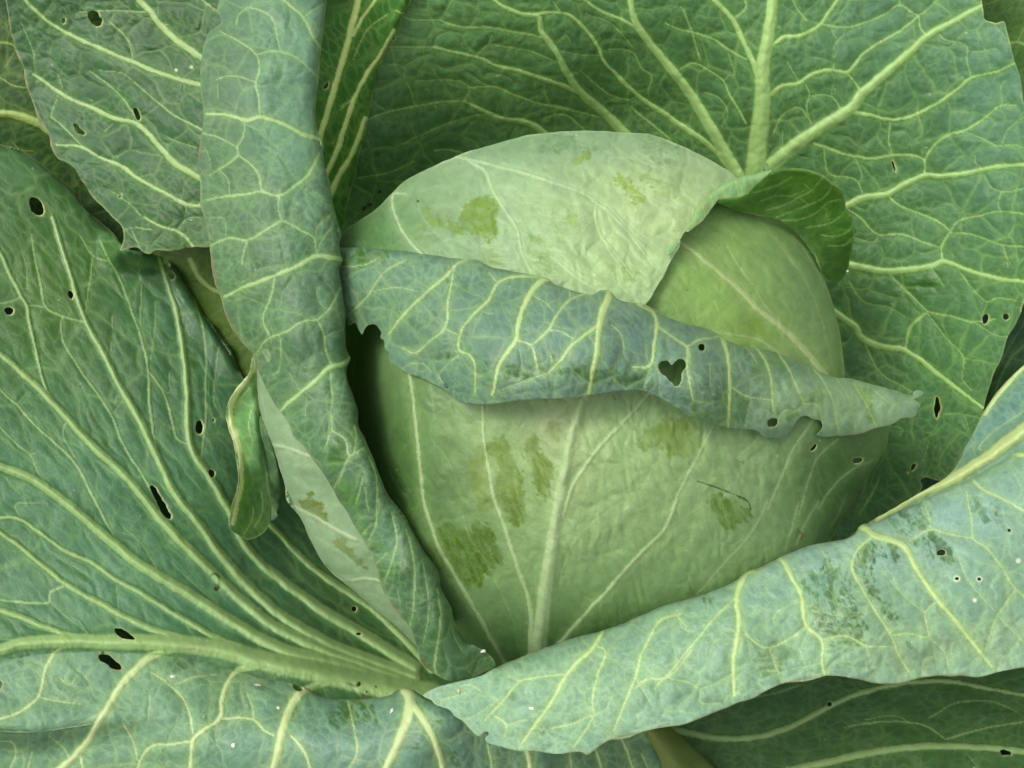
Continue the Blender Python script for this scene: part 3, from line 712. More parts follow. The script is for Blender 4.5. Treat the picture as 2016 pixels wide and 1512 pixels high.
# ------------------------------------------------------------------ lower left leaf: fan of ribs above the midrib
BLZ = [(-60, 250, -230), (30, 290, -240), (170, 420, -260), (340, 540, -260), (440, 680, -240), (500, 800, -220), (-60, 600, -140), (-60, 900, -60), (200, 760, -150), (-60, 1270, 30),
       (300, 900, -130), (300, 1270, 0), (450, 1000, -170), (600, 1310, -50), (860, 1350, -90), (500, 1150, -170), (700, 1180, -300), (820, 1260, -260), (620, 1000, -380), (200, 1100, -60), (560, 860, -260)]
leaf('leaf', 'broad leaf at lower left with many thick ribs fanning up from its midrib',
     'P: -100,240 -40,272 0,284 30,290 45,297 70,314 110,345 150,380 166,410 200,438 226,462 246,487 300,500 330,510 350,535 365,560 385,590 401,620 420,638 436,665 455,690 470,725 480,745 520,800 640,900 760,1080 880,1240 900,1400 700,1440 400,1400 -100,1400',
     tps(BLZ),
     dots=[(706, 1346, 5, (60, 54, 30)), (722, 1362, 4, (96, 80, 52)), (716, 1371, 6, (84, 76, 48)), (740, 1352, 3, (50, 50, 30)), (430, 1157, 4, (50, 60, 30)), (330, 1296, 3, (90, 80, 50)), (560, 1330, 3, (90, 90, 50))],
     marks=[('G: 1080,890 1120,930', 1.6, (60, 70, 34), .8), ('G: 930,830 945,870', 1.5, (90, 90, 50), .7), ('G: 1000,845 1080,835 1160,850 1230,865', 1.6, (140, 130, 90), .7), ('H: 60,1030 120,1050', 3, (80, 70, 44), .6), ('G: 1190,430 1215,410 1240,430 1235,480 1205,470', 4, (60, 84, 36), .8)],
     veins=[('G: 1050,822 950,845 850,880 760,960 680,1050', 17, 14), ('G: 1640,925 1480,935 1350,960 1290,1030', 15, 11), ('G: 2020,1030 1900,1010 1850,1025 1750,1060', 20, 18), ('G: 480,810 330,840 260,940', 7, 7), ('G: -300,850 -20,845 100,808 250,795 500,792 800,800 1050,812 1300,850 1500,905 1700,945 1900,985 2050,1020 2250,1060 2450,1100', 20, 54, 1, MID),
            ('G: -150,570 0,620 100,650 250,710 400,760 520,785', 14, 11), ('G: -150,60 -10,170 100,250 250,370 370,470 550,570 700,650 900,740 1130,800', 8, 17),
            ('G: -150,130 0,95 100,100 200,160 370,280 520,350 650,440 800,520 960,620 1100,700 1250,790 1420,850', 7, 15),
            ('G: -150,-260 -10,-200 150,-140 300,-50 450,70 560,165 680,270 780,350 900,425 1050,510 1200,605 1350,700 1500,790 1650,855 1900,910 2150,990', 16, 28),
            ('G: -150,-930 0,-831 120,-731 250,-611 380,-471 520,-321 680,-171 800,-40 900,90 1010,210 1130,330 1240,440 1380,570 1550,700 1750,800 2000,900 2300,1010', 11, 26),
            ('D: 300,-180 350,-10 400,150 440,290 500,440 590,600 680,780 780,950 900,1200 1000,1400 1100,1520 1160,1600 1250,1731 1400,1901 1550,2041 1700,2141 1900,2251 2100,2330 2350,2420', 7, 26),
            ('D: 560,-60 600,30 680,170 740,330 800,500 840,690 850,900 885,1140', 5, 6), ('D: 840,690 920,800 970,950 1010,1080 1070,1110', 5, 6),
            ('D: 890,20 910,80 960,230 1010,400 1040,600 1060,800 1070,1050 1100,1160 1200,1310 1300,1480 1370,1640 1450,1751 1600,1881 1750,1991 1900,2091 2100,2210 2350,2370', 7, 27),
            ('D: 1040,100 1090,250 1150,440 1170,600 1165,800 1170,920 1140,1200', 4, 5),
            ('G: 1480,60 1540,140 1600,200 1700,310 1830,420 2016,540 2150,640 2300,780 2450,950', 12, 22),
            ('D: -40,-60 0,20 60,150 120,270 155,330 170,430 210,600 240,740 275,830', 8, 6), ('D: -20,310 60,300 120,270', 4, 4), ('D: 155,320 260,330', 4, 4),
            ('D: 180,-80 190,0 230,200 260,330 350,380 480,415', 4, 6), ('D: 350,380 350,500 450,680 560,830 640,960 700,1110 820,1300 920,1480', 4, 6),
            ('D: 530,40 500,250 485,390', 4, 4), ('D: 450,-80 530,40 610,70', 4, 4), ('D: -60,740 0,800 100,890 200,1000 310,1100 430,1220 520,1390 600,1540 640,1620', 4, 7),
            ('D: -30,980 100,1110 170,1170 220,1280 270,1340', 4, 4), ('D: 370,980 360,1060 430,1190', 4, 4), ('D: 100,880 140,830', 3, 3), ('D: 170,1170 195,1160', 3, 3),
            ('D: 780,60 800,200 800,300 792,470', 3, 4), ('D: 880,300 880,450 850,640', 3, 3), ('D: 640,380 630,580', 2, 3), ('D: 1240,560 1220,700 1215,860 1260,960', 3, 3),
            ('G: 110,90 90,20 230,10', 3, 3), ('G: 430,50 430,120', 3, 3), ('G: 370,480 290,520 280,570 180,575 -20,560', 7, 4), ('G: 290,580 400,670 520,760', 3, 3),
            ('G: 660,480 670,600 660,690', 3, 3), ('G: 970,340 1100,470 1220,570', 3, 3), ('D: 660,830 650,880', 3, 3), ('D: 700,850 640,940', 3, 3), ('G: 680,130 800,240 900,400', 3, 3), ('D: 960,700 960,820 900,760', 3, 3),
            ('G: -20,780 200,790', 3, 3), ('D: 120,20 150,100 150,230', 3, 3)],
     holes=[(17, 612, 9, 7, 20), (139, 580, 5, 9, -15), (337, 541, 5.5, 9, -20), (327, 517, 3.5, 9, -30), (392, 841, 7, 13, 0), (416, 932, 6, 8, -10), (420, 827, 2, 3, 0), 'D: 850,1345 870,1345 905,1400 950,1470 970,1530 955,1530 920,1500 880,1420', (71, 406, 12, 19, -25),
            'G: 648,722 690,725 730,750 765,780 700,778 660,748', (216, 1306, 27, 13, 32), (697, 1199, 4.5, 5, 0), (706, 1248, 5, 2.5, 10)],
     patches=[('D: 300,-60 350,-60 360,140 330,200 300,60', .65, .5), ('D: 430,690 470,680 500,850 540,1000 610,1110 560,1130 500,980 440,830', .8, .45), ('D: 1000,180 1030,300 1060,450 1100,700 1090,800 1050,550 990,260', .8, .5),
              ('D: 290,410 320,430 380,620 350,600 300,500', .55, .6), ('G: 150,150 190,170 285,310 240,270', .7, .3), ('A: 350,1080 380,1120 400,1400 360,1300', .6, .5), ('G: 380,320 420,340 500,460 460,470', .7, .6),
              ('D: 1200,1010 1230,1010 1210,1120 1170,1150', .6, .4), ('D: 430,450 470,440 465,520', .5, .5), ('A: 270,960 300,960 360,1200 400,1560 350,1512', .6, .5)],
     tints=[(90, 560, 150, 220, (84, 122, 38), .85), (100, 950, 300, 120, (108, 150, 122), .7), (300, 1150, 300, 110, (116, 156, 132), .8), (420, 760, 130, 120, (84, 118, 90), .4), (700, 1130, 120, 140, (96, 122, 70), .6), (20, 320, 60, 60, (116, 150, 110), .5), (780, 1330, 130, 50, (112, 138, 70), .7)],
     base=(84, 122, 82), base2=(92, 130, 98), veincol=(146, 172, 110), halo=(100, 138, 80), rimcol=(190, 196, 140), net=58, netang=52, netasp=2.6, netstr=.6, puff=7, wrinkle=(5, 140), fine=(1.0, 17), ridge=.72, blister=.5, seed=14,
     rolls=[(30, 'P: -60,262 0,284 70,314 150,380 226,462 330,510 401,620 470,725')], halostr=.5)

# ------------------------------------------------------------------ lower blade of the same leaf
leaf('leaf_blade', 'blue-green lower half of the lower left leaf curling over its midrib along the bottom edge',
     'P: -100,1305 0,1300 60,1290 150,1284 250,1284 330,1290 400,1303 470,1322 520,1336 560,1342 600,1352 616,1362 634,1371 660,1376 700,1377 740,1374 770,1368 780,1360 795,1356 812,1357 826,1366 850,1378 900,1380 1000,1400 1200,1420 1285,1435 1300,1460 1330,1500 1360,1620 -100,1620',
     tps([(-60, 1300, 24), (150, 1284, 4), (330, 1290, -10), (450, 1315, -25), (560, 1342, -5), (614, 1362, 40), (700, 1377, 75), (800, 1358, 110), (-60, 1420, 60), (200, 1400, 80), (400, 1420, 110), (600, 1440, 150),
          (700, 1450, 165), (850, 1400, 190), (0, 1560, 40), (300, 1560, 90), (600, 1560, 130), (900, 1480, 170), (1100, 1440, 120), (1100, 1560, 90), (1300, 1560, 20), (1280, 1440, 50), (500, 1370, 60), (340, 1340, 50)]),
     veins=[('G: 1050,822 950,845 850,880 760,960 680,1050 620,1150 560,1250 490,1370 430,1440 340,1520 240,1620', 15, 13), ('G: 1640,925 1480,935 1350,960 1290,1030 1260,1120 1250,1220 1150,1300 1100,1350 1080,1512 1070,1640', 11, 7),
            ('G: 1900,1010 1850,1025 1750,1060 1680,1110 1620,1230 1590,1350 1550,1520 1530,1640', 18, 16), ('G: 480,810 330,840 260,940 240,1020 215,1110 120,1190 0,1230 -80,1240', 7, 5), ('G: 215,1110 330,1135 460,1150', 4, 3),
            ('G: 860,970 950,1030 1030,1110 1080,1220 1095,1310', 5, 5), ('G: 1260,1230 1440,1240 1500,1300 1550,1325', 6, 6), ('G: 1440,1240 1430,1160 1400,1090', 4, 4), ('G: 1090,1360 960,1380 860,1390 800,1460 770,1560', 6, 5),
            ('G: 1650,1330 1720,1410 1760,1512 1780,1620', 7, 7), ('G: -30,1360 70,1370 90,1420 50,1540', 4, 4), ('G: 280,1330 370,1410 395,1460', 3, 4), ('G: 455,1440 480,1560', 7, 6), ('G: 700,1260 760,1370 780,1470', 4, 4),
            ('G: 340,1000 400,1040 430,990', 4, 3), ('G: 850,1100 840,1240', 3, 3), ('G: 180,1420 160,1512', 3, 3), ('G: 1240,980 1090,1000 990,1040', 3, 3),
            ('H: 400,1066 425,1110 420,1180 395,1260 345,1390 285,1530 250,1640', 24, 14), ('H: 425,1130 450,1170 510,1260 570,1370 610,1520 630,1640', 14, 14), ('H: 70,1120 100,1260 120,1430 60,1530', 4, 4),
            ('H: 860,1370 880,1450 900,1600', 5, 5), ('H: 1080,1400 1095,1440 1115,1600', 8, 10), ('H: 1330,1420 1345,1600', 4, 4), ('H: 1470,1390 1490,1450 1530,1600', 6, 6), ('H: 1620,1340 1660,1430 1710,1600', 6, 6), ('H: 1740,1430 1770,1512', 4, 3)],
     holes=['G: 560,878 580,866 610,868 650,900 690,938 685,952 650,955 600,920 565,900', 'G: 1662,1042 1680,1040 1712,1072 1690,1076 1668,1060', (-2, 1348, 6, 8, 0)],
     patches=[('H: -250,1100 -180,1090 -190,1160 -250,1250 -275,1180', .8, .6), ('H: 20,1130 200,1150 250,1230 150,1240 20,1190', .7, .7), ('H: 400,1330 450,1340 480,1420 420,1420', .7, .6), ('H: 640,1440 740,1430 760,1490 660,1500', .6, .6),
              ('G: 940,920 1100,900 1090,960 960,960', .5, .7), ('G: 380,1010 500,960 560,1020 470,1060', .35, .6), ('H: -30,1190 100,1200 110,1270 -20,1260', .6, .6), ('H: 560,1240 600,1240 590,1262', .8, .2)],
     tints=[(720, 1470, 260, 100, (108, 142, 132), .8), (100, 1430, 200, 70, (100, 136, 112), .6), (950, 1470, 200, 90, (88, 122, 100), .7), (1200, 1480, 130, 60, (82, 118, 84), .7)],
     base=(104, 140, 106), base2=(112, 148, 120), veincol=(188, 198, 146), halo=(140, 172, 96), rimcol=(150, 150, 90), net=75, netang=60, netasp=1.1, netstr=.45, puff=7, wrinkle=(9, 90), fine=(1.0, 16), seed=16,
     rolls=[(34, 'P: 590,1350 634,1371 700,1377 770,1368 800,1356 850,1378 900,1380')], skirts=['P: 600,1352 634,1371 700,1377 770,1368 800,1356 850,1378'], gap=3,
     noedge='P: -100,1305 0,1300 60,1290 150,1284 250,1284 330,1290 400,1303 470,1322 520,1336 560,1342')

# ------------------------------------------------------------------ lower right leaf in shade
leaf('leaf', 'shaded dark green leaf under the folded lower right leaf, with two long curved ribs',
     'P: 1240,1400 1400,1340 1600,1290 2120,1240 2120,1620 1380,1620 1330,1520 1290,1460',
     tps([(1270, 1440, -90), (1450, 1370, -90), (1650, 1300, -150), (2100, 1260, -170), (1700, 1430, -110), (1400, 1560, -70), (1800, 1560, -60), (2100, 1560, -80), (2100, 1400, -140)]),
     veins=[('I: -40,1270 100,1310 300,1345 500,1335 700,1275 850,1195 1000,1120 1200,1055 1400,1022 1600,1022 1800,1060 2100,1110', 15, 7), ('I: 560,1600 700,1525 900,1480 1100,1435 1300,1402 1500,1388 1750,1395 2080,1425', 18, 13, 1, MID),
            ('I: 1000,1280 1200,1250 1450,1270 1570,1350', 4, 5), ('I: 1570,1350 1750,1300 2080,1235', 5, 4), ('I: 1480,1230 1640,1140 1850,1140 1970,1190', 4, 3), ('I: 400,1120 600,1090 750,1040', 4, 4), ('I: 1400,1280 1300,1220 1100,1240', 3, 3), ('I: 1700,1440 1760,1512', 3, 3)],
     holes=[(1633, 1386, 4.5, 4.5, 0), 'I: 1880,1412 1935,1418 1942,1434 1890,1436'],
     tints=[(1300, 1480, 60, 60, (104, 118, 60), .8), (1600, 1370, 200, 40, (70, 100, 80), .6)],
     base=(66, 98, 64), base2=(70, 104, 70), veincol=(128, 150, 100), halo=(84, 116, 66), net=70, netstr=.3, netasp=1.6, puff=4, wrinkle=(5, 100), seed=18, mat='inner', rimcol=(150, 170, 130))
leaf('leaf_stalk', 'short brownish leaf stalk under the folded lower right leaf',
     'P: 1250,1400 1300,1405 1330,1440 1372,1478 1420,1530 1440,1620 1330,1620 1300,1500 1275,1450',
     tps([(1260, 1410, -40), (1330, 1440, -40), (1420, 1560, -40), (1300, 1560, -30), (1330, 1500, 0)]),
     base=(104, 124, 66), base2=(112, 120, 60), veincol=(120, 130, 80), net=0, puff=0, seed=19, mat='rib', rimcol=(120, 118, 70), rolls=[(20, 'P: 1300,1405 1330,1440 1372,1478 1420,1530 1440,1620')])

# ------------------------------------------------------------------ far blade and midrib of the lower right leaf
leaf('leaf', 'right leaf blade with very thick cream midrib slanting up to the right frame edge',
     'P: 1560,1130 1640,1080 1700,1035 1760,1000 1815,968 1850,948 1872,930 1890,905 1900,880 1912,862 1925,835 1936,812 1950,790 1970,765 1990,742 2040,700 2120,650 2120,1000 1900,1060 1700,1140 1600,1180',
     tps([(1560, 1130, 60), (1700, 1035, 60), (1850, 950, 50), (1930, 830, -10), (2040, 700, -40), (2120, 650, -50), (2120, 1000, 150), (1900, 1060, 130), (1700, 1140, 120), (2016, 840, 90), (1980, 800, 20)]),
     veins=[('F: 1180,1530 1300,1460 1400,1400 1560,1330 1700,1250 1850,1150 2050,1000 2250,860', 14, 31, 1, MID), ('F: 2150,560 2050,640 1950,730 1850,850 1795,940', 12, 6), ('F: 1850,1150 1760,1130 1840,1040 2050,900', 3, 3)],
     tints=[(1960, 830, 90, 60, (104, 142, 134), .9)],
     base=(88, 126, 108), base2=(96, 136, 118), veincol=(188, 200, 134), halo=(140, 170, 90), net=60, netang=-40, netstr=.4, puff=4, wrinkle=(4, 90), seed=21, ridge=.75)

# ------------------------------------------------------------------ the head
HW = (150, 176, 122)
leaf('head_leaf', 'smooth yellow-green head leaf with pinkish vein on the right of the head',
     'P: 1150,560 1250,470 1330,400 1410,392 1460,398 1510,418 1552,440 1585,478 1612,525 1634,580 1650,640 1660,700 1665,760 1670,850 1500,900 1300,850 1180,740',
     dome(1150, 770, 545, 560, 385), 
     veins=[('F: -40,-60 60,-40 120,0 250,100 400,230 540,370 650,450 750,550 860,680 950,800', 7, 15, .8, MID), ('F: 330,-20 370,50 480,210 560,340 650,440', 4, 5, .6), ('F: 250,470 400,490 510,515 630,590', 4, 7, .5), ('F: 640,-40 700,60 760,150 850,350 940,700', 4, 4, .4),
            ('F: 700,-80 770,0 870,180 940,330 975,500 990,720', 4, 4, .6), ('C: 500,1230 560,1300 640,1400 720,1512', 4, 4, .4), ('C: 180,1340 280,1400 340,1512', 3, 3, .4), ('F: 0,80 100,90 200,130', 2, 2, .4)],
     patches=[('F: 430,420 500,380 550,430 545,495 470,490 415,460', .6, .2, (124, 150, 50))],
     tints=[(1400, 560, 130, 130, (150, 178, 100), .7), (1580, 700, 60, 90, (162, 172, 112), .5), (1600, 560, 60, 160, (116, 148, 96), .6), (1480, 650, 60, 40, (136, 160, 64), .5)],
     base=(140, 166, 100), base2=(134, 162, 104), veincol=(172, 180, 128), halo=(160, 180, 110), rimcol=(176, 188, 130), net=90, netang=40, netasp=2, netstr=.22, netcol=(100, 134, 66), puff=4, wrinkle=(5, 120), fine=(.7, 22), ridge=.35, seed=24, mat='head', edge_noise=1,
     rolls=[(40, 'P: 1460,398 1510,418 1552,440 1585,478 1612,525 1634,580 1650,640 1660,700 1665,760 1670,850')])
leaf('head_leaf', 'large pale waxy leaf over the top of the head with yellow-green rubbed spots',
     'P: 650,505 655,490 668,470 680,452 705,435 740,412 768,384 795,358 835,336 868,320 890,311 930,296 985,281 1040,266 1090,260 1150,257 1220,260 1280,265 1330,282 1380,305 1420,328 1450,350 1440,366 1418,382 1400,405 1382,432 1362,452 1345,464 1338,485 1322,512 1308,540 1292,566 1276,594 1240,628 1120,605 1000,580 900,560 780,540 690,520',
     dome(1175, 765, 650, 545, 405),
     veins=[('B: 600,900 680,890 800,910 950,950 1100,990 1250,1040 1400,1090 1480,1150 1540,1190 1640,1290 1740,1420 1800,1500', 7, 4, .75, MID), ('B: 740,900 850,970 890,1080 960,1190 1030,1300 1060,1430 1110,1540', 7, 4, .7), ('B: 1480,1150 1480,1250 1510,1340 1620,1470 1680,1560', 5, 4, .6),
            ('B: 400,1100 330,1100 325,1180 380,1310 440,1390 500,1450', 3, 8, .8), ('B: 1390,1090 1550,1170 1620,1240 1700,1320 1800,1400', 4, 4, .5), ('B: 1600,1080 1800,1130 2016,1200', 4, 3, .4), ('B: 1400,1090 1500,1010 1520,980', 4, 3, .5),
            ('B: 470,1120 480,1200 560,1310 650,1400', 3, 3, .35), ('B: 980,1180 1100,1150 1180,1220 1300,1220', 3, 3, .4), ('E: 1050,10 1100,110', 4, 3, .5), ('E: 1220,40 1400,180 1520,250', 5, 4, .6), ('E: 1600,100 1620,200 1700,280', 4, 3, .5),
            ('E: 1500,150 1600,165', 3, 3, .4), ('B: 1560,890 1700,900 1850,960', 4, 4, .4), ('E: 1540,-10 1640,110 1760,210', 4, 3, .5), ('E: 1380,-10 1500,150', 3, 3, .5)],
     patches=[('B: 700,1190 760,1130 810,1100 870,1095 910,1130 920,1250 920,1340 880,1350 800,1330 740,1320 700,1250', .95, .1, (112, 140, 34)), ('B: 520,1200 540,1210 560,1250 640,1235 700,1270 750,1350 690,1340 620,1290 540,1260', .9, .2, (116, 142, 40)),
              ('B: 450,1260 480,1260 500,1300 460,1320', .8, .3, (120, 146, 46)),
              ('B: 1590,970 1650,990 1700,1080 1745,1130 1720,1165 1650,1100 1590,1040', .75, .3, (136, 160, 56)), ('B: 1310,880 1450,870 1400,920 1330,915', .85, .2, (126, 150, 50)), ('B: 1660,920 1740,960 1840,1040 1760,1030 1680,970', .6, .5, (128, 154, 76)),
              ('B: 1160,850 1200,780 1370,785 1480,840 1440,880 1350,860 1250,860', .55, .6, (104, 134, 84)), ('B: 1740,790 1900,810 1950,890 1880,930 1780,880', .55, .6, (106, 136, 84)), ('B: 1310,1230 1380,1210 1390,1290 1340,1300', .5, .5, (140, 166, 76)),
              ('E: 830,30 950,20 960,110 850,90', .6, .55, (124, 152, 70)), ('E: 1070,-60 1200,-40 1240,60 1160,60 1080,20', .5, .6, (126, 152, 74)), ('E: 1110,60 1230,80 1240,140 1130,150', .55, .5, (116, 146, 70)), ('E: 1640,110 1700,120 1700,200 1650,190', .5, .5, (126, 152, 70)),
              ('B: 1800,1020 1980,1080 1900,1110 1840,1080', .35, .6, (126, 154, 80)), ('E: 1240,-130 1330,-180 1320,-60 1260,-50', .4, .6, (126, 154, 80))],
     tints=[(1260, 420, 170, 130, (176, 194, 130), .8), (1200, 540, 130, 50, (172, 196, 124), .6), (1050, 280, 330, 45, (118, 150, 106), .7), (730, 470, 140, 120, (78, 116, 58), .9), (1360, 380, 60, 60, (174, 194, 128), .5)],  # left tint: greener leaf side, with shade painted in as well
     dots=[(823, 396, 3, (30, 40, 20)), (904, 322, 2, (70, 80, 50))],
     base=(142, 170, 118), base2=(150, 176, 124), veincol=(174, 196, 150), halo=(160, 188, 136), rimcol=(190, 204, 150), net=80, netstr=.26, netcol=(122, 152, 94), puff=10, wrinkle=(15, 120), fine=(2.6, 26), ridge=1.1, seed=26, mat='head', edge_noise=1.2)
leaf('head_leaf_curl', 'thin blue-green curled margin of the top head leaf',
     'C: -10,1420 60,1350 75,1318 130,1250 150,1195 180,1150 220,1110 290,1058 300,1050 345,1020 400,1005 470,990 540,972 588,962 600,972 560,1000 500,1050 460,1095 420,1115 340,1128 290,1128 262,1160 230,1205 180,1265 120,1310 90,1330 60,1390 0,1450',
     tps([(1330, 470, 330), (1360, 440, 325), (1400, 395, 300), (1420, 375, 285), (1460, 352, 262), (1520, 338, 250), (1500, 365, 250), (1440, 385, 275), (1400, 410, 305), (1340, 490, 335)]),
     veins=[('C: 300,1060 330,1120', 2, 2), ('C: 380,1020 400,1110', 3, 3), ('C: 460,1000 480,1050', 3, 3), ('C: 190,1150 210,1220', 2, 2), ('C: 240,1110 250,1170', 2, 2)],
     patches=[('C: 180,1170 230,1140 250,1180 200,1220', .5, .2, (150, 130, 90))],
     base=(110, 148, 96), base2=(124, 160, 112), veincol=(170, 190, 120), rimcol=(186, 190, 130), net=40, netstr=.4, puff=2, wrinkle=(3, 30), seed=28, edge_noise=1.5, step=2.2,
     rolls=[(14, 'C: 60,1350 75,1318 130,1250 180,1150 290,1058'), (14, 'C: 300,1050 400,1005 540,972 588,962')], skirts=['C: 60,1350 75,1318 130,1250 180,1150 290,1058', 'C: 300,1050 400,1005 540,972 588,962'])
leaf('head_leaf_lobe', 'green cupped lobe of the top head leaf with close curved veins, right of the head',
     'C: 275,1140 300,1125 345,1128 400,1118 440,1100 480,1060 540,1010 590,972 640,955 690,950 760,955 810,968 870,990 925,1035 975,1075 1000,1130 1010,1190 1042,1230 1052,1290 1052,1350 1045,1400 1030,1470 1015,1530 960,1600 880,1560 830,1450 790,1390 740,1330 700,1290 640,1255 600,1238 530,1228 470,1215 400,1200 330,1172',
     tps([(1413, 392, 232), (1455, 412, 215), (1500, 427, 200), (1483, 372, 236), (1520, 340, 236), (1555, 331, 226), (1550, 380, 165), (1615, 344, 196), (1656, 375, 150), (1620, 420, 95), (1560, 440, 160), (1681, 462, 60), (1668, 530, -30), (1620, 520, 20), (1573, 487, 110), (1640, 560, -60), (1610, 540, 10)]),
     veins=[('C: 430,1100 520,1085 620,1050 700,1000', 3, 4), ('C: 560,1190 640,1170 740,1120 800,1090 880,1000', 4, 4), ('C: 600,1235 720,1190 830,1150 900,1100 930,1040', 4, 4), ('C: 640,1250 760,1240 850,1200 900,1150 975,1130', 4, 4),
            ('C: 780,1290 900,1270 980,1220 1010,1190', 4, 4), ('C: 860,1330 950,1340 1020,1310 1045,1270', 4, 4), ('C: 900,1390 1000,1390 1045,1350', 4, 4), ('C: 860,1170 900,1190 880,1250', 3, 3), ('C: 740,1120 790,1160', 3, 3), ('C: 520,1140 620,1110 700,1110 780,1080', 3, 3), ('C: 760,1040 820,1090', 3, 3)],
     patches=[('C: 870,1140 920,1160 910,1260 850,1280', .3, .3, (124, 160, 70))],
     tints=[(1600, 350, 70, 30, (124, 158, 84), .7), (1640, 520, 50, 60, (78, 116, 60), .5)],
     base=(92, 134, 66), base2=(100, 140, 76), veincol=(160, 190, 110), halo=(112, 150, 70), rimcol=(160, 180, 110), net=30, netang=-20, netasp=2.4, netstr=.3, puff=4, wrinkle=(3, 60), fine=(1.0, 14), seed=29, halostr=.4, step=2.4,
     rolls=[(12, 'C: 590,972 690,950 760,955 870,990 975,1075 1010,1190 1052,1290 1052,1350')], mat='inner')
FRONT = dome(1180, 770, 620, 565, 445)
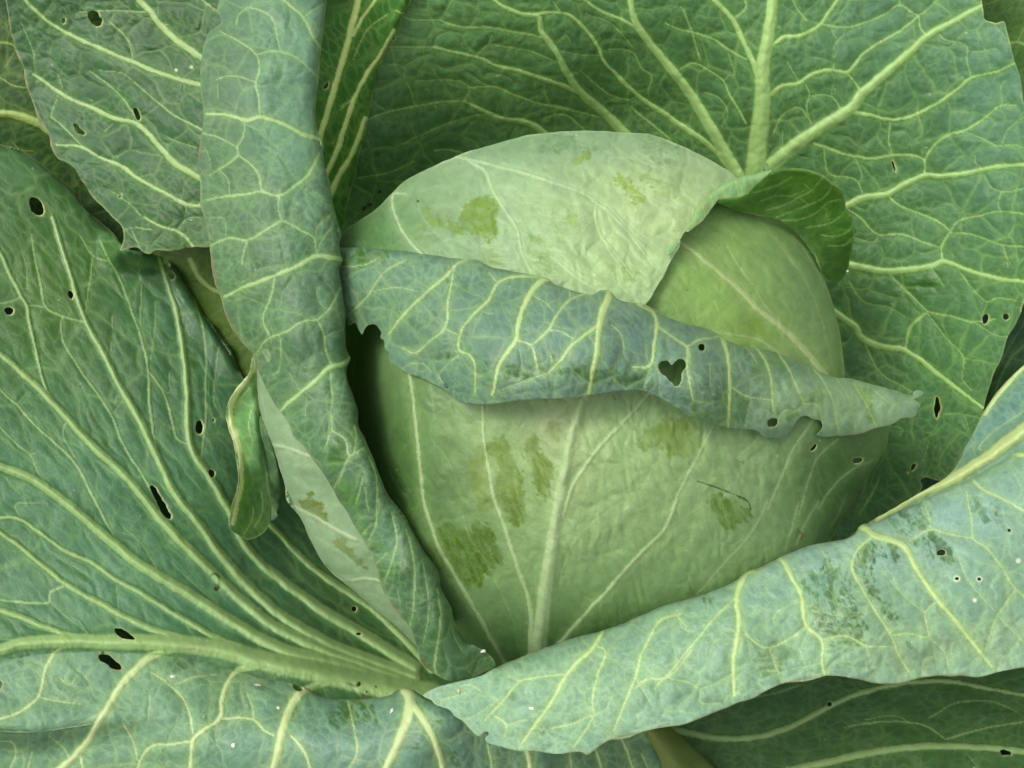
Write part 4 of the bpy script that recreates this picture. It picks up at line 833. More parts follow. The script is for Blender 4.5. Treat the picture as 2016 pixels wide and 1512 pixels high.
leaf('head_leaf', 'broad front leaf of the head with thick pinkish midrib and darker wet blotches',
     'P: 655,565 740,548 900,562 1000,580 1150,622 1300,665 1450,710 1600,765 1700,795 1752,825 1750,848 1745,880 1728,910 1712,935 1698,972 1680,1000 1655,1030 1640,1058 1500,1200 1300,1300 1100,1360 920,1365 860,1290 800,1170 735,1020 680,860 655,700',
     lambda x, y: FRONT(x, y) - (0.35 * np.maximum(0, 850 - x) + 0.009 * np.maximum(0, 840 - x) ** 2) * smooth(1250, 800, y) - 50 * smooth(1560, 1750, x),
     veins=[('H: 1480,-760 1450,-680 1420,-601 1385,-510 1350,-400 1325,-300 1300,-170 1270,-20 1235,200 1205,400 1180,600 1155,830 1150,950', 12, 34, .8, MID),
            ('H: 820,-640 835,-541 840,-381 870,-181 905,0 950,120 1000,270 1050,420 1100,570 1112,700 1100,900', 5, 11, .8), ('H: 390,-800 415,-731 440,-581 460,-381 480,-181 500,0 540,130 590,270 660,390 740,530 830,680 900,810 980,940', 6, 9, .75),
            ('E: 100,380 115,500 110,650 95,860 100,1000', 4, 4, .5), ('E: 1850,720 1780,820 1700,910 1560,1060 1440,1200 1360,1320 1320,1420 1290,1520', 6, 9, .75), ('H: 1640,0 1500,90 1380,200 1320,300 1280,420', 4, 5, .5),
            ('F: 300,930 250,1010 180,1150 100,1300 10,1490', 6, 7, .75), ('H: 1940,-10 1900,100 1860,170 1700,330 1560,490 1430,630 1260,820', 7, 10, .8), ('H: 2070,30 1860,170', 3, 4, .6),
            ('F: 840,940 780,1030 700,1150 640,1300 560,1480', 5, 6, .7), ('I: 560,0 500,130 420,240 300,370 150,540 0,640', 6, 5, .7), ('F: 560,1020 530,1050 400,1180', 5, 4, .6), ('F: 960,1080 850,1180 800,1300 740,1500', 4, 5, .6), ('I: 740,0 700,150 660,280', 5, 5, .6),
            ('F: 1180,1190 1050,1250 930,1350 850,1470', 4, 5, .6), ('I: 850,0 790,100 720,250', 5, 5, .6), ('F: 1000,1420 960,1512 900,1600', 4, 4, .5), ('H: 1430,40 1700,-90 1800,-200', 3, 3, .3), ('E: 980,900 1010,1000 1070,1150 1110,1400', 3, 3, .3),
            ('E: 620,900 560,960 540,1060 640,1200 700,1350', 3, 3, .3), ('E: 540,770 560,940', 3, 3, .3), ('E: 220,800 260,1050 330,1300', 3, 3, .3), ('H: 720,60 760,200 860,350 960,560 1030,720', 3, 3, .4), ('H: 1600,280 1400,360', 2, 3, .3), ('H: 1100,0 1130,120', 3, 3, .4),
            ('E: 680,900 760,990 840,1060', 3, 3, .35), ('F: 130,1490 300,1330 520,1150', 3, 3, .3), ('H: 290,0 330,200 460,450', 3, 3, .25)],
     holes=['F: 1040,1200 1065,1185 1098,1188 1085,1212 1055,1216', 'F: 805,1140 830,1110 838,1120 815,1145'],
     patches=[('E: 780,1140 825,1120 850,1130 885,1300 900,1450 860,1475 790,1420 750,1330', .6, .1, (124, 140, 50)), ('E: 880,1100 960,1040 1000,1090 1010,1180 1060,1330 1090,1512 1000,1560 930,1420 890,1220', .75, .15, (112, 134, 44)), ('E: 1060,1100 1120,1060 1180,1130 1235,1230 1220,1340 1150,1420 1130,1300', .75, .15, (114, 134, 46)),
              ('H: 515,260 560,240 580,160 640,100 700,150 760,190 780,120 870,140 920,220 960,350 900,400 840,410 800,460 760,500 700,450 620,430 545,350', .85, .3, (86, 112, 32)),
              ('E: 1700,1090 1800,1000 1950,950 2050,980 2060,1150 1930,1185 1830,1140', .6, .25, (116, 138, 46)), ('F: 0,1010 110,1000 90,1100 20,1180', .6, .2, (112, 132, 46)),
              ('F: 235,1420 290,1380 330,1430 400,1440 460,1470 455,1520 420,1560 340,1590 250,1520', .75, .25, (92, 122, 38)), ('H: 880,-20 1040,-10 1080,80 1000,120 930,60', .7, .3, (94, 118, 36)), ('E: 1210,980 1250,970 1260,1100 1240,1090', .5, .4, (128, 136, 60)),
              ('H: 1100,-60 1210,-40 1190,60 1130,50', .4, .6, (118, 138, 56)), ('I: 720,180 770,130 780,200 730,230', .5, .4, (96, 96, 50))],
     tints=[(1100, 900, 240, 120, (178, 194, 134), .75), (1300, 1000, 260, 140, (168, 190, 132), .6), (790, 940, 150, 240, (64, 100, 46), .9), (1120, 1260, 340, 100, (72, 108, 54), .85), (1660, 950, 120, 150, (48, 84, 28), .9), (1450, 1080, 160, 120, (134, 162, 108), .3), (1090, 830, 60, 60, (176, 180, 136), .6), (1120, 900, 40, 130, (176, 182, 132), .5)],  # greener flanks and pale centre, with the light falloff painted in too
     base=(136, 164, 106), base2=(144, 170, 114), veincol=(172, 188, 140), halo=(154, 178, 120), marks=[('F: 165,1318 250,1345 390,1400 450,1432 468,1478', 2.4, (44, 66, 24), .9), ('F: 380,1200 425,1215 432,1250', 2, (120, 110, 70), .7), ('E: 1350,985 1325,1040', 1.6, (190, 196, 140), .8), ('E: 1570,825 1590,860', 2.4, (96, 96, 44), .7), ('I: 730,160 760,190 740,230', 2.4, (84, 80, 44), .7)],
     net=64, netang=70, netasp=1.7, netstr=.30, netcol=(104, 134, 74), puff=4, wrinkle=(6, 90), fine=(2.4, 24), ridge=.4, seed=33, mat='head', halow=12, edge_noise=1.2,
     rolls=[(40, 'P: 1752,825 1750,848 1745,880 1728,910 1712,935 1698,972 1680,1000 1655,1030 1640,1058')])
leaf('head_leaf', 'pale grey-green leaf edge hugging the left side of the head',
     'P: 500,690 503,740 508,790 516,828 521,858 536,880 548,915 561,955 564,985 588,1015 602,1042 622,1085 650,1125 690,1158 740,1200 790,1242 835,1285 850,1290 840,1240 800,1150 740,1050 690,950 640,800 610,700 560,640',
     tps([(505, 740, 110), (520, 860, 120), (560, 960, 120), (605, 1045, 120), (690, 1158, 120), (835, 1285, 120), (560, 700, 170), (620, 880, 215), (720, 1080, 215), (860, 1250, 200), (700, 800, 230)]),
     veins=[('D: 1530,1110 1620,1130 1740,1170 1850,1200', 8, 6, .8), ('G: 1660,30 1780,90 1880,150 2016,220', 6, 8, .8), ('H: 0,430 80,450 160,440 240,450 300,470', 5, 8, .8), ('D: 1450,760 1490,860 1510,960', 4, 4, .5), ('G: 1770,190 1900,270 2016,360', 3, 4, .5), ('G: 1890,400 1990,440', 3, 3, .5)],
     patches=[('G: 1710,0 1740,-30 1800,-20 1860,60 1915,140 1880,150 1800,110 1720,40', .8, 0, (108, 122, 50)), ('G: 1885,175 1920,190 2000,290 2080,380 2060,400 1990,330 1920,250', .75, .1, (116, 128, 62))],
     base=(142, 166, 130), base2=(150, 174, 136), veincol=(170, 182, 150), halo=(160, 176, 140), rimcol=(168, 172, 140), net=0, puff=4, wrinkle=(8, 90), fine=(1.6, 20), ridge=.6, seed=31, mat='head', edge_noise=1.2,
     rolls=[(40, 'P: 500,690 503,740 508,790 516,828 521,858 536,880 548,915 561,955 588,1015 622,1085 690,1158 740,1200 790,1242 835,1285')])
# folded-over top margin of the front leaf
leaf('folded_margin', 'wide blue-green folded collar across the head, with large bite holes and rolled top edge',
     'P: 650,480 672,488 700,487 740,490 800,495 860,504 910,510 940,511 960,523 1000,532 1045,541 1066,545 1080,549 1086,556 1120,569 1165,580 1178,573 1190,571 1202,574 1212,587 1250,596 1270,600 1310,622 1345,636 1385,645 1410,655 1430,668 1460,682 1490,685 1520,692 '
     '1560,707 1600,725 1640,742 1670,745 1720,757 1760,768 1795,777 1802,769 1817,771 1819,776 1806,783 1798,785 1813,797 1806,806 1805,815 1798,821 1775,824 1755,835 1725,843 1690,855 1650,858 1618,860 1607,856 1616,847 1619,838 1615,828 1600,825 1590,819 1578,820 1570,827 1563,840 1552,855 1535,863 1505,860 1490,848 1450,845 1400,835 1370,825 1350,812 1320,795 1290,778 1265,769 '
     '1230,770 1190,775 1150,781 1100,785 1050,786 1000,792 960,797 925,794 905,790 890,780 870,765 830,745 800,733 778,718 766,711 765,695 757,685 756,672 748,665 750,655 745,645 738,638 725,639 718,647 713,658 707,650 700,636 693,637 688,643 680,620 650,580',
     tps([(650, 490, 190), (650, 580, 200), (700, 630, 240), (720, 560, 270), (800, 500, 300), (800, 620, 370), (800, 725, 350), (1000, 535, 390), (1000, 660, 500), (950, 790, 480), (1190, 575, 430), (1170, 680, 540), (1150, 778, 515),
          (1400, 655, 385), (1380, 740, 510), (1370, 820, 490), (1290, 776, 505), (1560, 710, 300), (1540, 780, 375), (1520, 860, 350), (1680, 750, 200), (1670, 800, 265), (1650, 856, 250), (1810, 780, 110), (1805, 812, 125), (1760, 800, 170), (1560, 700, 290)]),
     veins=[('E: 1560,240 1550,270 1520,340 1495,450 1480,600 1460,700 1440,820', 18, 7, 1, MID), ('E: 830,68 770,60 700,80 620,160 500,260 420,340 350,420 300,490', 7, 5), ('E: 1210,168 1130,155 1050,155 930,185 870,290 790,370 720,450 700,570 760,600 790,650 790,820', 7, 4),
            ('E: 1230,165 1180,175 1130,220 1080,300 1040,410 1025,510 980,580 930,650 890,830', 13, 6), ('E: 1025,515 1110,550 1150,690', 6, 4), ('E: 1110,550 1200,470 1260,370 1330,290 1460,235', 6, 5), ('E: 1330,290 1330,210', 4, 4), ('E: 1490,430 1400,500 1330,560 1280,630 1210,700', 8, 3), ('E: 1350,510 1270,465 1200,460', 4, 3),
            ('E: 1565,430 1620,480 1640,610', 4, 3), ('E: 1720,310 1800,355 1825,430 1810,530 1780,665 1690,670', 10, 4), ('E: 1825,430 1900,490 2000,560 2010,650', 6, 5), ('E: 670,120 640,300 620,450 540,520 450,590 380,560', 6, 3), ('E: 620,450 700,490', 4, 4), ('E: 80,370 180,270 280,130 400,60', 4, 4), ('E: 30,100 140,95 250,50', 4, 3),
            ('E: 220,240 350,220 470,240', 3, 3), ('E: 430,650 500,650 545,695', 3, 3), ('E: 600,750 590,715 640,650 705,600', 3, 3), ('E: 940,800 1100,740 1220,700', 3, 3), ('F: 10,490 110,550 160,520 270,500 300,490', 5, 5), ('F: 240,440 290,480 320,540 340,650 350,780 340,1020', 9, 5),
            ('F: 110,550 110,700 140,860', 6, 4), ('F: 140,860 240,880', 3, 3), ('F: 230,640 240,800', 3, 3), ('F: 440,540 490,560 550,640 580,730 590,860 590,930', 7, 4), ('F: 350,780 430,830 520,850 590,855', 5, 5), ('F: 470,840 430,1010', 4, 3), ('F: 610,580 680,680 730,790 770,880', 6, 5),
            ('F: 770,880 720,920 650,920 620,980', 4, 4), ('F: 770,880 850,890 870,970', 5, 4), ('F: 820,680 880,750 930,860 965,1040', 6, 4), ('F: 950,730 1030,860 1050,920 1060,1040', 4, 4), ('F: 1050,765 1130,900 1190,1030', 5, 4), ('F: 1050,920 950,940', 3, 3), ('F: 1160,800 1270,880 1350,860', 3, 3), ('F: 1270,880 1230,970', 3, 3),
            ('F: 500,650 470,600 430,555', 4, 3), ('E: 870,130 900,170 930,190', 3, 3), ('E: 1110,260 1200,310 1240,350', 3, 3), ('E: 840,360 900,370', 2, 2)],
     holes=['E: 1832,662 1850,640 1872,634 1892,640 1908,658 1920,645 1942,628 1970,625 1986,645 1986,672 1966,700 1962,738 1948,776 1926,780 1912,764 1890,742 1866,716 1846,700', (1381, 684, 6, 7, 0), (1520, 832, 11, 8.5, -15)],
     patches=[('E: 940,690 1060,640 1060,590 1130,575 1160,610 1280,590 1285,640 1200,670 1180,750 1040,740 940,770', .85, .6), ('E: 1240,680 1450,690 1700,700 1810,750 1780,790 1500,740 1260,715', .7, .55), ('E: 540,600 660,580 700,600 560,625', .7, .5), ('E: 680,650 770,630 745,690', .6, .6), ('E: 830,620 930,690 880,780 800,740', .5, .6),
              ('F: 120,850 240,880 335,800 335,940 280,1010 150,950', .5, .1, (88, 124, 62)), ('F: 355,790 460,850 440,970 370,990', .5, .15, (88, 124, 62)), ('F: 500,650 640,600 655,680 600,700 560,760 490,730', .5, .3, (90, 128, 60)), ('F: 1080,790 1140,840 1185,990 1140,985 1105,870', .7, .1, (112, 154, 60)),
              ('F: 780,860 860,750 875,880', .5, .1, (100, 138, 70)), ('F: 650,920 740,925 680,975', .5, .2, (96, 136, 60)), ('F: 590,860 640,900 640,960 600,940', .5, .2, (96, 136, 60)), ('E: 50,60 160,30 320,20 210,75 90,92', .8, .4), ('E: 600,150 740,80 720,260 650,230', .4, .75), ('E: 80,350 100,400 90,440 70,420', .6, .2), ('E: 1580,440 1700,380 1720,440', .4, .6)],
     tints=[(1150, 640, 170, 70, (124, 156, 148), .8), (1330, 670, 100, 60, (128, 160, 150), .6), (760, 620, 120, 60, (112, 148, 112), .5), (1150, 780, 300, 28, (98, 130, 118), .5), (1660, 800, 160, 60, (196, 230, 184), .9)],
     base=(112, 148, 128), base2=(120, 154, 136), veincol=(178, 198, 130), halo=(146, 180, 112), rimcol=(140, 160, 110), net=58, netang=75, netasp=1.2, netstr=.45, puff=8, wrinkle=(8, 80), fine=(1.3, 14), seed=35, edge_noise=1.6, ridge=.30,
     rolls=[(32, 'P: 640,478 672,488 740,490 860,504 940,511 1000,532 1066,545 1120,569 1190,572 1250,596 1310,622 1385,645 1430,668 1490,685 1560,707 1640,742 1720,757 1790,776')],
     skirts=['P: 640,478 672,488 740,490 860,504 940,511 1000,532 1066,545 1120,569 1190,572 1250,596 1310,622 1385,645 1430,668 1490,685 1560,707 1640,742 1700,757'],
     margin=((150, 134, 96), 'P: 1800,782 1813,797 1798,821 1725,843 1650,858', 1.8))

# ------------------------------------------------------------------ crumpled torn strip left of the head
leaf('leaf', 'small dark folded leaf tip in the shadow between the torn remnant and the head',
     'D: 1430,880 1490,960 1545,1080 1585,1240 1600,1380 1590,1480 1545,1540 1490,1500 1450,1350 1430,1150',
     tps([(500, 800, -60), (520, 860, -70), (548, 940, -90), (550, 1000, -110), (520, 1020, -100), (505, 930, -110)]),
     veins=[('D: 1460,900 1490,1100 1510,1300 1530,1480', 4, 4), ('D: 1500,1120 1560,1180', 3, 3), ('D: 1500,1250 1570,1340', 3, 3)],
     base=(60, 84, 64), base2=(66, 92, 70), veincol=(100, 126, 84), net=36, netstr=.4, puff=3, wrinkle=(8, 40), seed=37, mat='inner', rimcol=(90, 110, 76), rolls=[(14, 'D: 1490,960 1545,1080 1585,1240 1600,1380 1590,1480')])
leaf('leaf', 'crumpled torn leaf remnant with bleached edge hanging beside the left of the head',
     'P: 496,700 501,722 504,760 510,800 514,850 520,900 526,945 533,990 533,1012 528,1036 512,1054 488,1062 470,1054 450,1038 452,1015 462,975 468,945 466,910 458,870 447,835 444,815 450,792 462,770 478,750 492,730',
     tps([(497, 705, 90), (445, 820, 60), (470, 770, 80), (455, 870, 50), (466, 930, 40), (452, 1035, 20), (490, 1060, -60), (530, 1010, -70), (480, 1000, -5), (505, 960, -60), (515, 850, -30), (478, 830, 35), (500, 760, 20), (486, 900, 5), (524, 930, -40)]),
     veins=[('P: 500,710 494,731 478,755 464,777 454,800 455,828 466,868 474,908 476,945 469,985 459,1030', 15, 9, 1, 'torn_edge'), ('D: 1440,760 1380,830 1340,880 1310,1000 1350,1150 1370,1330 1330,1500', 3, 3), ('D: 1430,900 1410,1000 1430,1090', 3, 3), ('G: 1440,20 1420,120 1380,190', 3, 3), ('G: 1480,-60 1490,60 1440,150', 3, 3)],
     base=(78, 112, 74), base2=(86, 122, 80), veincol=(214, 216, 160), rimcol=(206, 206, 160), net=40, netang=80, netasp=1.8, netstr=.3, wrinkle=(7, 40), seed=38, mat='inner', step=2.3, edge_noise=2.2,
     margin=((206, 206, 162), 'P: 498,705 488,730 470,756 456,775 446,800 446,830 458,870 466,910 468,945 460,985 451,1035', 5))

# ------------------------------------------------------------------ tall folded leaf crossing the left of the head
leaf('leaf', 'tall blue-green leaf folded over the left of the head, with reddish scalloped edge',
     'P: 440,-100 433,-10 428,14 426,24 433,32 435,45 425,52 412,62 403,82 397,112 394,150 396,185 400,220 398,262 392,290 390,330 395,365 394,400 402,428 410,460 414,500 417,530 424,560 434,585 443,616 455,645 475,672 496,695 505,720 515,745 530,775 543,798 560,822 580,860 604,888 622,912 645,945 668,985 685,1010 700,1040 715,1062 735,1100 745,1135 757,1168 782,1205 808,1236 818,1262 824,1290 832,1308 855,1326 875,1337 892,1342 920,1337 935,1333 952,1323 976,1312 972,1298 960,1285 942,1275 921,1263 905,1246 893,1216 890,1200 880,1180 868,1158 864,1128 850,1105 835,1085 820,1060 806,1035 800,1020 785,1000 768,980 755,955 738,910 728,885 718,862 706,838 704,808 700,790 690,765 683,742 684,722 690,707 688,700 683,690 680,660 680,620 676,590 672,560 668,530 674,515 670,500 668,480 672,460 663,430 655,400 650,360 640,330 637,300 636,280 626,262 622,230 622,200 627,160 632,100 638,50 645,-20 650,-100',
     tps([(450, -60, 60), (560, -60, 120), (640, -60, 90), (400, 150, 130), (520, 150, 190), (620, 200, 160), (395, 330, 170), (520, 330, 245), (635, 320, 215), (415, 520, 220), (540, 520, 300), (665, 520, 270), (490, 690, 250), (590, 690, 335), (680, 690, 300),
          (560, 830, 285), (640, 850, 355), (700, 830, 335), (660, 980, 315), (720, 960, 370), (770, 1000, 340), (745, 1135, 320), (800, 1120, 365), (850, 1110, 330), (820, 1270, 290), (860, 1240, 330), (895, 1220, 300), (890, 1340, 260), (970, 1310, 240)]),
     veins=[('A: 1560,-60 1620,10 1720,100 1770,200 1820,290 1800,440 1800,600 1800,780', 7, 5), ('A: 1840,20 1740,80 1715,100', 4, 4), ('A: 1400,40 1470,60 1550,110 1570,200 1590,290', 4, 4), ('A: 1590,290 1530,290 1460,310', 4, 5), ('A: 1410,40 1350,90 1340,140', 4, 3), ('A: 1590,290 1700,340 1790,430', 5, 5),
            ('A: 1250,180 1350,230 1455,315 1470,400 1450,470 1470,560 1475,660', 4, 5), ('A: 1230,450 1320,430 1450,465', 4, 4), ('A: 1230,450 1235,560', 3, 3), ('A: 1170,645 1280,650 1390,680 1480,665 1600,700 1700,750 1820,790', 5, 10), ('A: 1390,680 1380,770 1345,840 1350,880 1290,930 1240,960', 4, 5),
            ('A: 1150,755 1240,780 1340,830', 4, 4), ('A: 1350,880 1430,940 1470,1000 1485,1085', 4, 5), ('A: 1170,1135 1300,1110 1400,1100 1485,1085 1580,1110 1680,1050 1760,970 1810,870', 5, 7), ('A: 1580,1110 1580,1190 1600,1250', 5, 5), ('A: 1600,1250 1500,1310 1400,1360 1300,1350 1200,1390', 6, 5), ('A: 1600,1250 1700,1300 1780,1350 1790,1450', 5, 5),
            ('A: 1400,1360 1380,1440 1370,1510', 4, 4), ('A: 1240,960 1290,1010 1300,1110', 3, 3), ('A: 1240,960 1190,1000', 3, 3), ('A: 1790,1350 1800,1290 1880,1210', 3, 3), ('A: 1190,1230 1270,1240 1280,1330', 2, 2), ('A: 1800,780 1850,860 1880,1000', 6, 5), ('A: 1160,830 1190,900 1200,960', 2, 2),
            ('D: 1270,270 1400,210 1560,150 1700,90 1790,40 1860,45 1945,60', 5, 12), ('D: 1560,150 1540,260 1490,400 1530,490', 5, 4), ('D: 1450,600 1520,510 1620,470 1720,410 1800,400 1860,350 1930,220', 4, 6), ('D: 1800,400 1840,490 1850,580 1880,660', 5, 5), ('D: 1790,220 1810,300 1850,350', 3, 3),
            ('D: 1580,930 1660,850 1780,760 1870,675 1940,655 1985,630', 5, 13), ('D: 1590,470 1590,600 1580,690 1540,720', 4, 3), ('D: 1870,670 1880,800 1880,950 1880,1030', 4, 4), ('D: 1740,840 1730,960', 2, 2), ('D: 1880,1030 1840,1140', 4, 3), ('D: 1880,1030 1960,1080 1980,1170 2060,1130', 5, 5), ('D: 1980,1170 1930,1280 1890,1370', 4, 3),
            ('D: 1850,500 1950,450', 3, 3), ('D: 1640,700 1700,800', 2, 2), ('D: 1290,120 1320,80', 2, 2), ('D: 1790,40 1830,-60 1880,-120', 4, 4),
            ('H: 240,-60 235,0 230,130 190,230', 5, 4), ('H: 170,-80 180,0 190,60', 4, 4), ('H: 320,60 350,220 300,400 280,450', 4, 4), ('H: 400,160 440,300 450,480 440,620 425,700', 4, 5), ('H: 490,330 520,480 530,620 500,800', 4, 3), ('H: 580,500 600,650 580,800 565,930 575,985', 5, 6), ('H: 660,700 670,760 720,850', 3, 3),
            ('E: 160,1260 150,1330 120,1440', 3, 4), ('E: 90,1170 60,1220 20,1330', 4, 4), ('E: 110,1000 120,1060 105,1160', 5, 4), ('E: 190,1180 230,1270 240,1370 250,1480', 4, 5), ('H: 130,230 200,130', 3, 3), ('H: 200,380 300,290', 3, 3), ('H: 350,500 370,600', 2, 2), ('H: 800,960 820,900 880,880', 3, 3)],
     holes=['D: 1495,575 1508,570 1522,595 1526,620 1515,632 1502,610'],
     patches=[('D: 1890,1110 1960,1095 1975,1180 1930,1240 1890,1290 1860,1245', .8, .2, (76, 114, 52)), ('D: 1950,1290 2016,1290 2040,1400 2016,1512 1960,1480 1910,1400', .65, .45, (82, 122, 56)), ('D: 1680,1010 1800,1000 1850,1020 1840,1050 1700,1050', .6, .7), ('H: 50,-60 110,-20 170,160 150,220 100,90 60,20', .6, .4, (92, 138, 60)),
              ('H: 190,230 260,230 270,290 240,350', .6, .35, (80, 118, 58)), ('H: 240,380 300,380 280,440', .5, .6), ('H: 330,360 400,340 410,480 340,460', .45, .6), ('A: 1620,1180 1690,1180 1680,1260 1630,1250', .3, .6), ('H: 500,330 570,360 560,440 510,430', .4, .7), ('H: 810,940 900,890 900,930 830,975', .6, .2, (96, 120, 60)), ('E: 0,1070 50,1110 30,1190 -40,1180', .6, .3)],
     tints=[(590, 160, 90, 200, (176, 208, 196), .8), (460, 500, 60, 200, (122, 152, 116), .4), (500, 120, 60, 90, (118, 146, 122), .4), (650, 650, 50, 120, (114, 146, 130), .5), (760, 1050, 70, 110, (112, 146, 124), .6), (870, 1280, 60, 50, (104, 142, 96), .6), (600, 800, 60, 80, (122, 154, 118), .4)],
     dots=[(442, 170, 3, (70, 90, 60)), (461, 145, 2, (60, 70, 60))],
     base=(112, 142, 112), base2=(118, 148, 122), veincol=(160, 186, 124), halo=(140, 172, 110), rimcol=(156, 170, 118), net=72, netstr=.42, netang=10, puff=8, wrinkle=(12, 120), fine=(.9, 14), seed=41, edge_noise=1.3,
     rolls=[(30, 'P: 650,-100 645,-20 632,100 622,200 626,262 640,330 655,400 668,480 672,560 680,640 686,720 700,790 706,838 738,910 768,980 806,1035 850,1105 880,1180 893,1216 921,1263')],
     skirts=['P: 650,-90 645,-20 632,100 622,200 626,262 640,330 655,400 668,480 672,560 680,640 686,720 700,790 706,838 738,910 768,980 806,1035 850,1105 880,1180 893,1216'],
     drop=62.0, ridge=.30,  # hidden skirt deepened into an unseen wall that keeps light out of the cavity
     margin=((112, 92, 58), 'P: 398,262 390,330 394,400 414,500 434,585 475,672 496,695 515,745 543,798 580,860 622,912 668,985 700,1040 735,1100 757,1168 808,1236 824,1290 855,1326', 2.4))

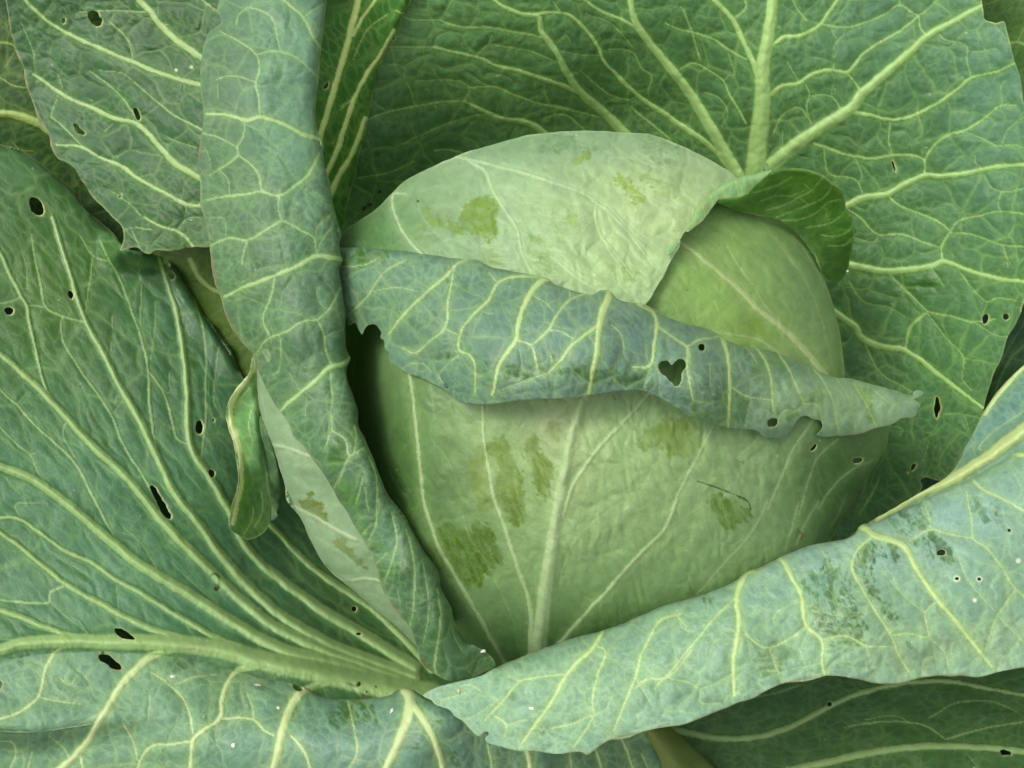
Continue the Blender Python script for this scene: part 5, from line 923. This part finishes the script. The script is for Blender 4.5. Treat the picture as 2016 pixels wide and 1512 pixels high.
# ------------------------------------------------------------------ big folded leaf across the lower right
leaf('leaf', 'big blue-green leaf rolled over across the lower right, with reddish wavy lower margin',
     'P: 832,1370 846,1359 880,1346 915,1338 945,1330 978,1314 1040,1288 1070,1276 1100,1266 1140,1252 1180,1243 1220,1230 1260,1212 1310,1192 1360,1178 1400,1165 1440,1148 1462,1132 1474,1123 1490,1119 1520,1105 1560,1086 1605,1071 1640,1066 1668,1060 1682,1052 1690,1038 1702,1031 1716,1033 1760,1010 1800,992 1850,968 1905,945 1960,915 2010,885 2120,820 2120,1300 2060,1305 2016,1314 1990,1318 1962,1324 1940,1331 1920,1333 1895,1330 1870,1332 1850,1330 1828,1332 1800,1338 1780,1344 1755,1347 1720,1344 1690,1338 1660,1333 1630,1330 1610,1335 1580,1342 1545,1345 1520,1355 1480,1376 1452,1384 1410,1402 1375,1416 1340,1428 1310,1432 1270,1440 1235,1452 1200,1458 1185,1466 1168,1480 1155,1487 1148,1482 1135,1480 1100,1484 1075,1482 1050,1478 1020,1478 1000,1475 985,1470 968,1466 956,1460 955,1452 962,1447 960,1441 952,1443 944,1450 938,1448 925,1435 912,1420 895,1410 885,1398 872,1393 858,1388 850,1380',
     tps([(835, 1368, 250), (900, 1400, 280), (978, 1314, 290), (960, 1450, 320), (1060, 1380, 360), (1100, 1266, 320), (1100, 1480, 370), (1260, 1212, 330), (1250, 1320, 400), (1240, 1445, 415), (1474, 1123, 320), (1450, 1240, 405), (1450, 1382, 420), (1702, 1031, 260),
          (1690, 1180, 380), (1690, 1335, 400), (1900, 945, 185), (1900, 1120, 320), (1900, 1330, 350), (2110, 825, 130), (2100, 1080, 260), (2100, 1300, 310)]),
     veins=[('I: 1070,140 1110,155 1180,200 1330,250 1400,370 1520,550 1640,690 1750,830 1835,940', 13, 5), ('I: 1690,-60 1700,0 1720,110 1730,210 1810,270 1900,390 1970,500 2080,580', 5, 5), ('I: 1970,500 1900,600 1870,640 1830,740 1800,850', 5, 3), ('I: 1870,650 2016,800 2080,840', 4, 4), ('I: 1730,210 1600,190 1490,160 1370,225', 5, 5), ('I: 1490,160 1470,60 1430,-30', 4, 4),
            ('I: 1150,205 1070,280 1040,370 1100,500 1180,630 1260,760 1300,860 1375,985', 7, 4), ('I: 1260,760 1360,750 1470,770 1460,630 1530,560', 4, 5), ('I: 1470,770 1560,850 1590,950', 3, 3), ('I: 630,320 655,345 700,430 750,520 780,700 870,790 870,910 890,995', 9, 5), ('I: 870,790 970,765 1060,785 1120,820 1260,825', 5, 4), ('I: 1120,820 1150,940', 3, 3),
            ('I: 480,390 450,400 400,480 385,580 400,660 390,780 370,900 375,1100', 11, 6), ('I: 780,710 700,770 570,830 520,820 430,750', 5, 3), ('I: 570,830 620,970 640,1030', 4, 4), ('I: 370,970 290,1020 180,1060 120,1030 0,1000', 3, 3), ('I: 180,1060 180,1140 300,1150', 3, 3), ('I: 370,560 280,640 180,760 80,880 0,980 -80,1060', 4, 5),
            ('I: 850,240 900,330 920,380', 3, 3), ('I: 120,740 80,720 50,640', 3, 3), ('I: 560,960 640,970', 3, 3), ('I: 880,910 780,940 700,950', 2, 2), ('I: 980,930 1110,950', 2, 2), ('I: 1440,1000 1450,900 1500,880', 2, 2), ('I: 1640,310 1700,450 1850,620', 3, 3), ('I: 1210,390 1320,520 1455,635', 3, 3), ('I: 550,540 560,470 620,410', 2, 2), ('I: 595,690 600,650 740,555', 3, 3), ('I: 400,665 540,620', 2, 2), ('I: 1450,0 1440,-40', 3, 3), ('I: 1880,-20 1960,20 2060,80', 4, 5),
            ('F: 1890,1120 1900,1160 1960,1165 2080,1170', 9, 7), ('F: 1740,1290 1820,1230 1900,1170', 4, 4), ('F: 1720,1300 1760,1350 1860,1400 1940,1440 2080,1530', 6, 5),
            ('H: 1520,730 1480,800 1450,840 1320,970 1250,1100 1140,1260 1060,1370', 8, 5), ('H: 1480,820 1530,850 1490,980 1460,1150 1470,1210', 5, 4), ('H: 1470,1210 1350,1260 1220,1290', 4, 4), ('H: 1470,1210 1530,1180 1570,1110', 3, 3), ('H: 1470,1210 1420,1300 1350,1400', 4, 4), ('H: 1960,640 1850,670 1780,780 1730,880 1700,1000 1640,1150 1580,1300', 6, 4),
            ('H: 2016,850 1880,1000 1760,1010 1700,1060', 5, 4), ('H: 1940,650 1990,720', 4, 4), ('H: 1320,980 1150,1000 1050,1020 960,1120 850,1240', 4, 5), ('H: 1050,1020 980,990', 3, 3), ('H: 700,1050 760,1040 830,1080', 3, 3), ('H: 910,1220 970,1270 960,1340', 4, 3), ('H: 970,1270 1080,1240', 3, 3), ('H: 590,1130 760,1080', 3, 3), ('H: 1720,1250 1710,1200', 2, 2), ('H: 1700,1000 1800,1160', 2, 2), ('H: 740,1240 850,1180 950,1100', 2, 2)],
     holes=[(1853, 1088, 8.5, 5.5, -8), (1884, 1139, 4, 3.2, 0), (1928, 1140, 3.8, 3.2, 0), (1987, 1044, 3.2, 3.2, 0)],
     dots=[(1919, 1182, 6, (214, 222, 196)), (2005, 1104, 7, (214, 222, 196)), (1884, 1139, 9, (200, 212, 180)), (1928, 1140, 8, (200, 212, 180)), (903, 1360, 3, (220, 214, 150)), (1048, 1395, 4, (224, 220, 190))],
     patches=[('I: 1390,230 1480,190 1560,230 1600,330 1520,340 1420,270', .7, .6), ('I: 1060,270 1250,240 1290,340 1200,330 1170,450 1090,450 1050,340', .75, .6), ('I: 880,380 1000,380 1060,560 1100,720 980,740 820,620 780,440', .6, .6), ('I: 1120,480 1170,480 1190,545 1150,530', .8, .2), ('I: 1200,560 1260,565 1255,630 1320,650 1280,700 1235,660', .8, .35),
              ('I: 500,900 530,830 620,800 700,830 680,900 600,990 510,1030', .5, .15, (92, 126, 66)), ('I: 890,790 1130,795 1110,830 910,840', .6, .5), ('I: 1330,790 1395,795 1370,830', .6, .4), ('I: 810,600 880,640 950,740 880,740 820,680', .7, .4), ('I: 420,740 530,830 420,800', .6, .6), ('I: 1250,40 1460,20 1480,130 1380,180 1300,190', .55, .72), ('I: 1700,-20 1850,10 1880,130 1760,100', .5, .72),
              ('I: 200,550 270,540 250,580', .5, .5), ('H: 1120,1280 1200,1290 1160,1360 1110,1330', .5, .6), ('H: 870,1170 1020,1060 1000,1130', .4, .7), ('H: 780,1250 830,1260 800,1310', .4, .6), ('I: 1000,640 1120,680 1110,780 1020,740', .6, .6), ('I: 880,260 920,330 940,390 880,390', .5, .65)],
     tints=[(1650, 1090, 240, 50, (132, 164, 156), .8), (1900, 1010, 150, 60, (132, 166, 158), .8), (1500, 1150, 120, 50, (122, 156, 142), .6), (1850, 1270, 260, 60, (134, 164, 130), .7), (1150, 1330, 250, 120, (108, 142, 114), .6), (1250, 1250, 150, 40, (112, 144, 130), .5), (1450, 1330, 160, 60, (122, 154, 124), .5)],
     base=(114, 148, 126), base2=(122, 156, 134), veincol=(178, 198, 132), halo=(146, 178, 110), rimcol=(160, 172, 120), net=78, netstr=.42, netang=60, puff=8, wrinkle=(12, 120), fine=(1.2, 15), seed=43, edge_noise=1.4, ridge=.30, drop=44.0,  # hidden skirt deepened here too, closing the gap to light
     rolls=[(42, 'P: 978,1310 1040,1288 1100,1266 1180,1243 1260,1212 1310,1192 1400,1165 1474,1123 1560,1086 1640,1066 1702,1031 1760,1010 1800,992 1850,968 1905,945 1960,915 2010,885 2120,820')],
     skirts=['P: 840,1362 900,1341 978,1314 1040,1288 1100,1266 1180,1243 1260,1212 1310,1192 1400,1165 1474,1123 1560,1086 1640,1066 1702,1031'],
     margin=((110, 88, 50), 'P: 1120,1484 1160,1484 1200,1458 1270,1440 1340,1428 1410,1402 1480,1376 1545,1345 1630,1330 1690,1338 1755,1347 1800,1338 1850,1330 1895,1330 1940,1331 1990,1318 2060,1305', 2.8))

# ------------------------------------------------------------------ small loose things lying on the leaves
def chip_mesh(name, L, W, H, seed, col):
    """little irregular flake, closed"""
    r = np.random.default_rng(seed); n = 8; V = []; F = []
    for k in range(n):
        a = 2 * math.pi * k / n; q = 1 + r.uniform(-.3, .3)
        V.append((math.cos(a) * L * q, math.sin(a) * W * q, 0)); 
    for k in range(n):
        x, y, _ = V[k]; V.append((x * .6, y * .6, H * r.uniform(.6, 1.2)))
    for k in range(n):
        F.append((k, (k + 1) % n, n + (k + 1) % n, n + k))
    F.append(tuple(range(n, 2 * n))); F.append(tuple(reversed(range(n))))
    me = bpy.data.meshes.new(name); me.from_pydata(V, [], F); me.update()
    m = bpy.data.materials.new(name); m.use_nodes = True
    p = m.node_tree.nodes['Principled BSDF']; p.inputs['Roughness'].default_value = .6
    nt = m.node_tree.nodes.new('ShaderNodeTexNoise'); nt.inputs['Scale'].default_value = 900
    cr = m.node_tree.nodes.new('ShaderNodeValToRGB'); c = lin(col)
    cr.color_ramp.elements[0].color = (*(c * .6), 1); cr.color_ramp.elements[1].color = (*c, 1)
    m.node_tree.links.new(nt.outputs['Fac'], cr.inputs[0]); m.node_tree.links.new(cr.outputs[0], p.inputs['Base Color'])
    me.materials.append(m)
    return me

bpy.context.view_layer.update()
dg = bpy.context.evaluated_depsgraph_get()
def place(name, label, cat, px, py, L, W, H, ang, col, seed, group=None):
    """drop a small thing onto the leaf that lies under drawing position px, py"""
    a = to_world(np.array(float(px)), np.array(float(py)), np.array(900.0)); b = to_world(np.array(float(px)), np.array(float(py)), np.array(-900.0))
    d = Vector(b - a).normalized()
    hit, loc, nrm, _, ob, _ = SC.ray_cast(dg, Vector(a), d)
    if not hit: return
    o = bpy.data.objects.new(name, chip_mesh(name, L * S, W * S, H * S, seed, col)); C.objects.link(o)
    if nrm.dot(d) > 0: nrm = -nrm
    o.matrix_world = Matrix.Translation(loc + nrm * S * .6) @ nrm.to_track_quat('Z', 'Y').to_matrix().to_4x4() @ Matrix.Rotation(math.radians(ang), 4, 'Z')
    o['label'] = label; o['category'] = cat
    if group: o['group'] = group
    return o
g_ = 'pale crumbs on the leaves'
place('plant_crumb', 'long pale crumb on the lower blade, right of the large bite hole', 'crumb', 340, 1332, 6, 3, 2, -30, (214, 212, 180), 1, g_)
place('plant_crumb', 'flat brownish crumb on the lower blade near the bottom centre-left', 'crumb', 507, 1349, 8, 3, 2, -15, (180, 176, 150), 2, g_)
place('plant_crumb', 'small cream crumb on the lower blade left of the bite hole by the bulge', 'crumb', 548, 1394, 5, 3, 2, 0, (206, 212, 150), 3, g_)
place('plant_crumb', 'white crumb on the curled blade left of the forked white rib', 'crumb', 772, 1399, 6, 3, 2, 5, (220, 222, 206), 4, g_)
place('plant_crumb', 'cream crumb at the left end of the rolled lower right leaf', 'crumb', 903, 1360, 4, 3, 2, -40, (214, 200, 130), 5, g_)
place('plant_crumb', 'white crumb on the rolled lower right leaf, between its first two veins', 'crumb', 1047, 1395, 5, 3, 2, 10, (224, 226, 206), 6, g_)
place('plant_crumb', 'white crumb where the tall folded leaf tip meets the front head leaf', 'crumb', 951, 1282, 5, 3, 3, -20, (220, 216, 200), 7, g_)
place('plant_crumb', 'tiny white crumb low on the lower blade, left of the forked white rib', 'crumb', 460, 1468, 4, 5, 2, 30, (214, 220, 200), 8, g_)
place('dark_speck', 'dark bud-like speck on the midrib at its shaded right end', 'speck', 705, 1347, 5, 3, 3, -20, (40, 44, 26), 9)
place('dark_speck', 'black speck on one thick rib of the lower left leaf', 'speck', 424, 1160, 5, 3, 3, 60, (34, 40, 22), 10)
place('insect', 'tiny bluish beetle-like speck on the folded collar near its lower edge', 'insect', 879, 759, 7, 3.5, 4, 0, (60, 92, 84), 11)
place('water_droplet', 'tiny bright water droplet at the tip of the cupped lobe', 'droplet', 1667, 533, 3, 3, 3, 0, (235, 240, 235), 12)
place('soil_crumb', 'black soil crumb in the dark crease at the upper left of the head', 'soil', 716, 410, 6, 4, 4, 20, (28, 24, 18), 13, 'soil crumbs in the crease')
place('soil_crumb', 'brown soil crumb in the dark crease just left of the head', 'soil', 728, 402, 7, 3, 4, -30, (60, 48, 36), 14, 'soil crumbs in the crease')
place('soil_crumb', 'small black soil crumb above the crease on the upright leaf', 'soil', 747, 377, 3, 4, 3, 0, (24, 24, 18), 15, 'soil crumbs in the crease')
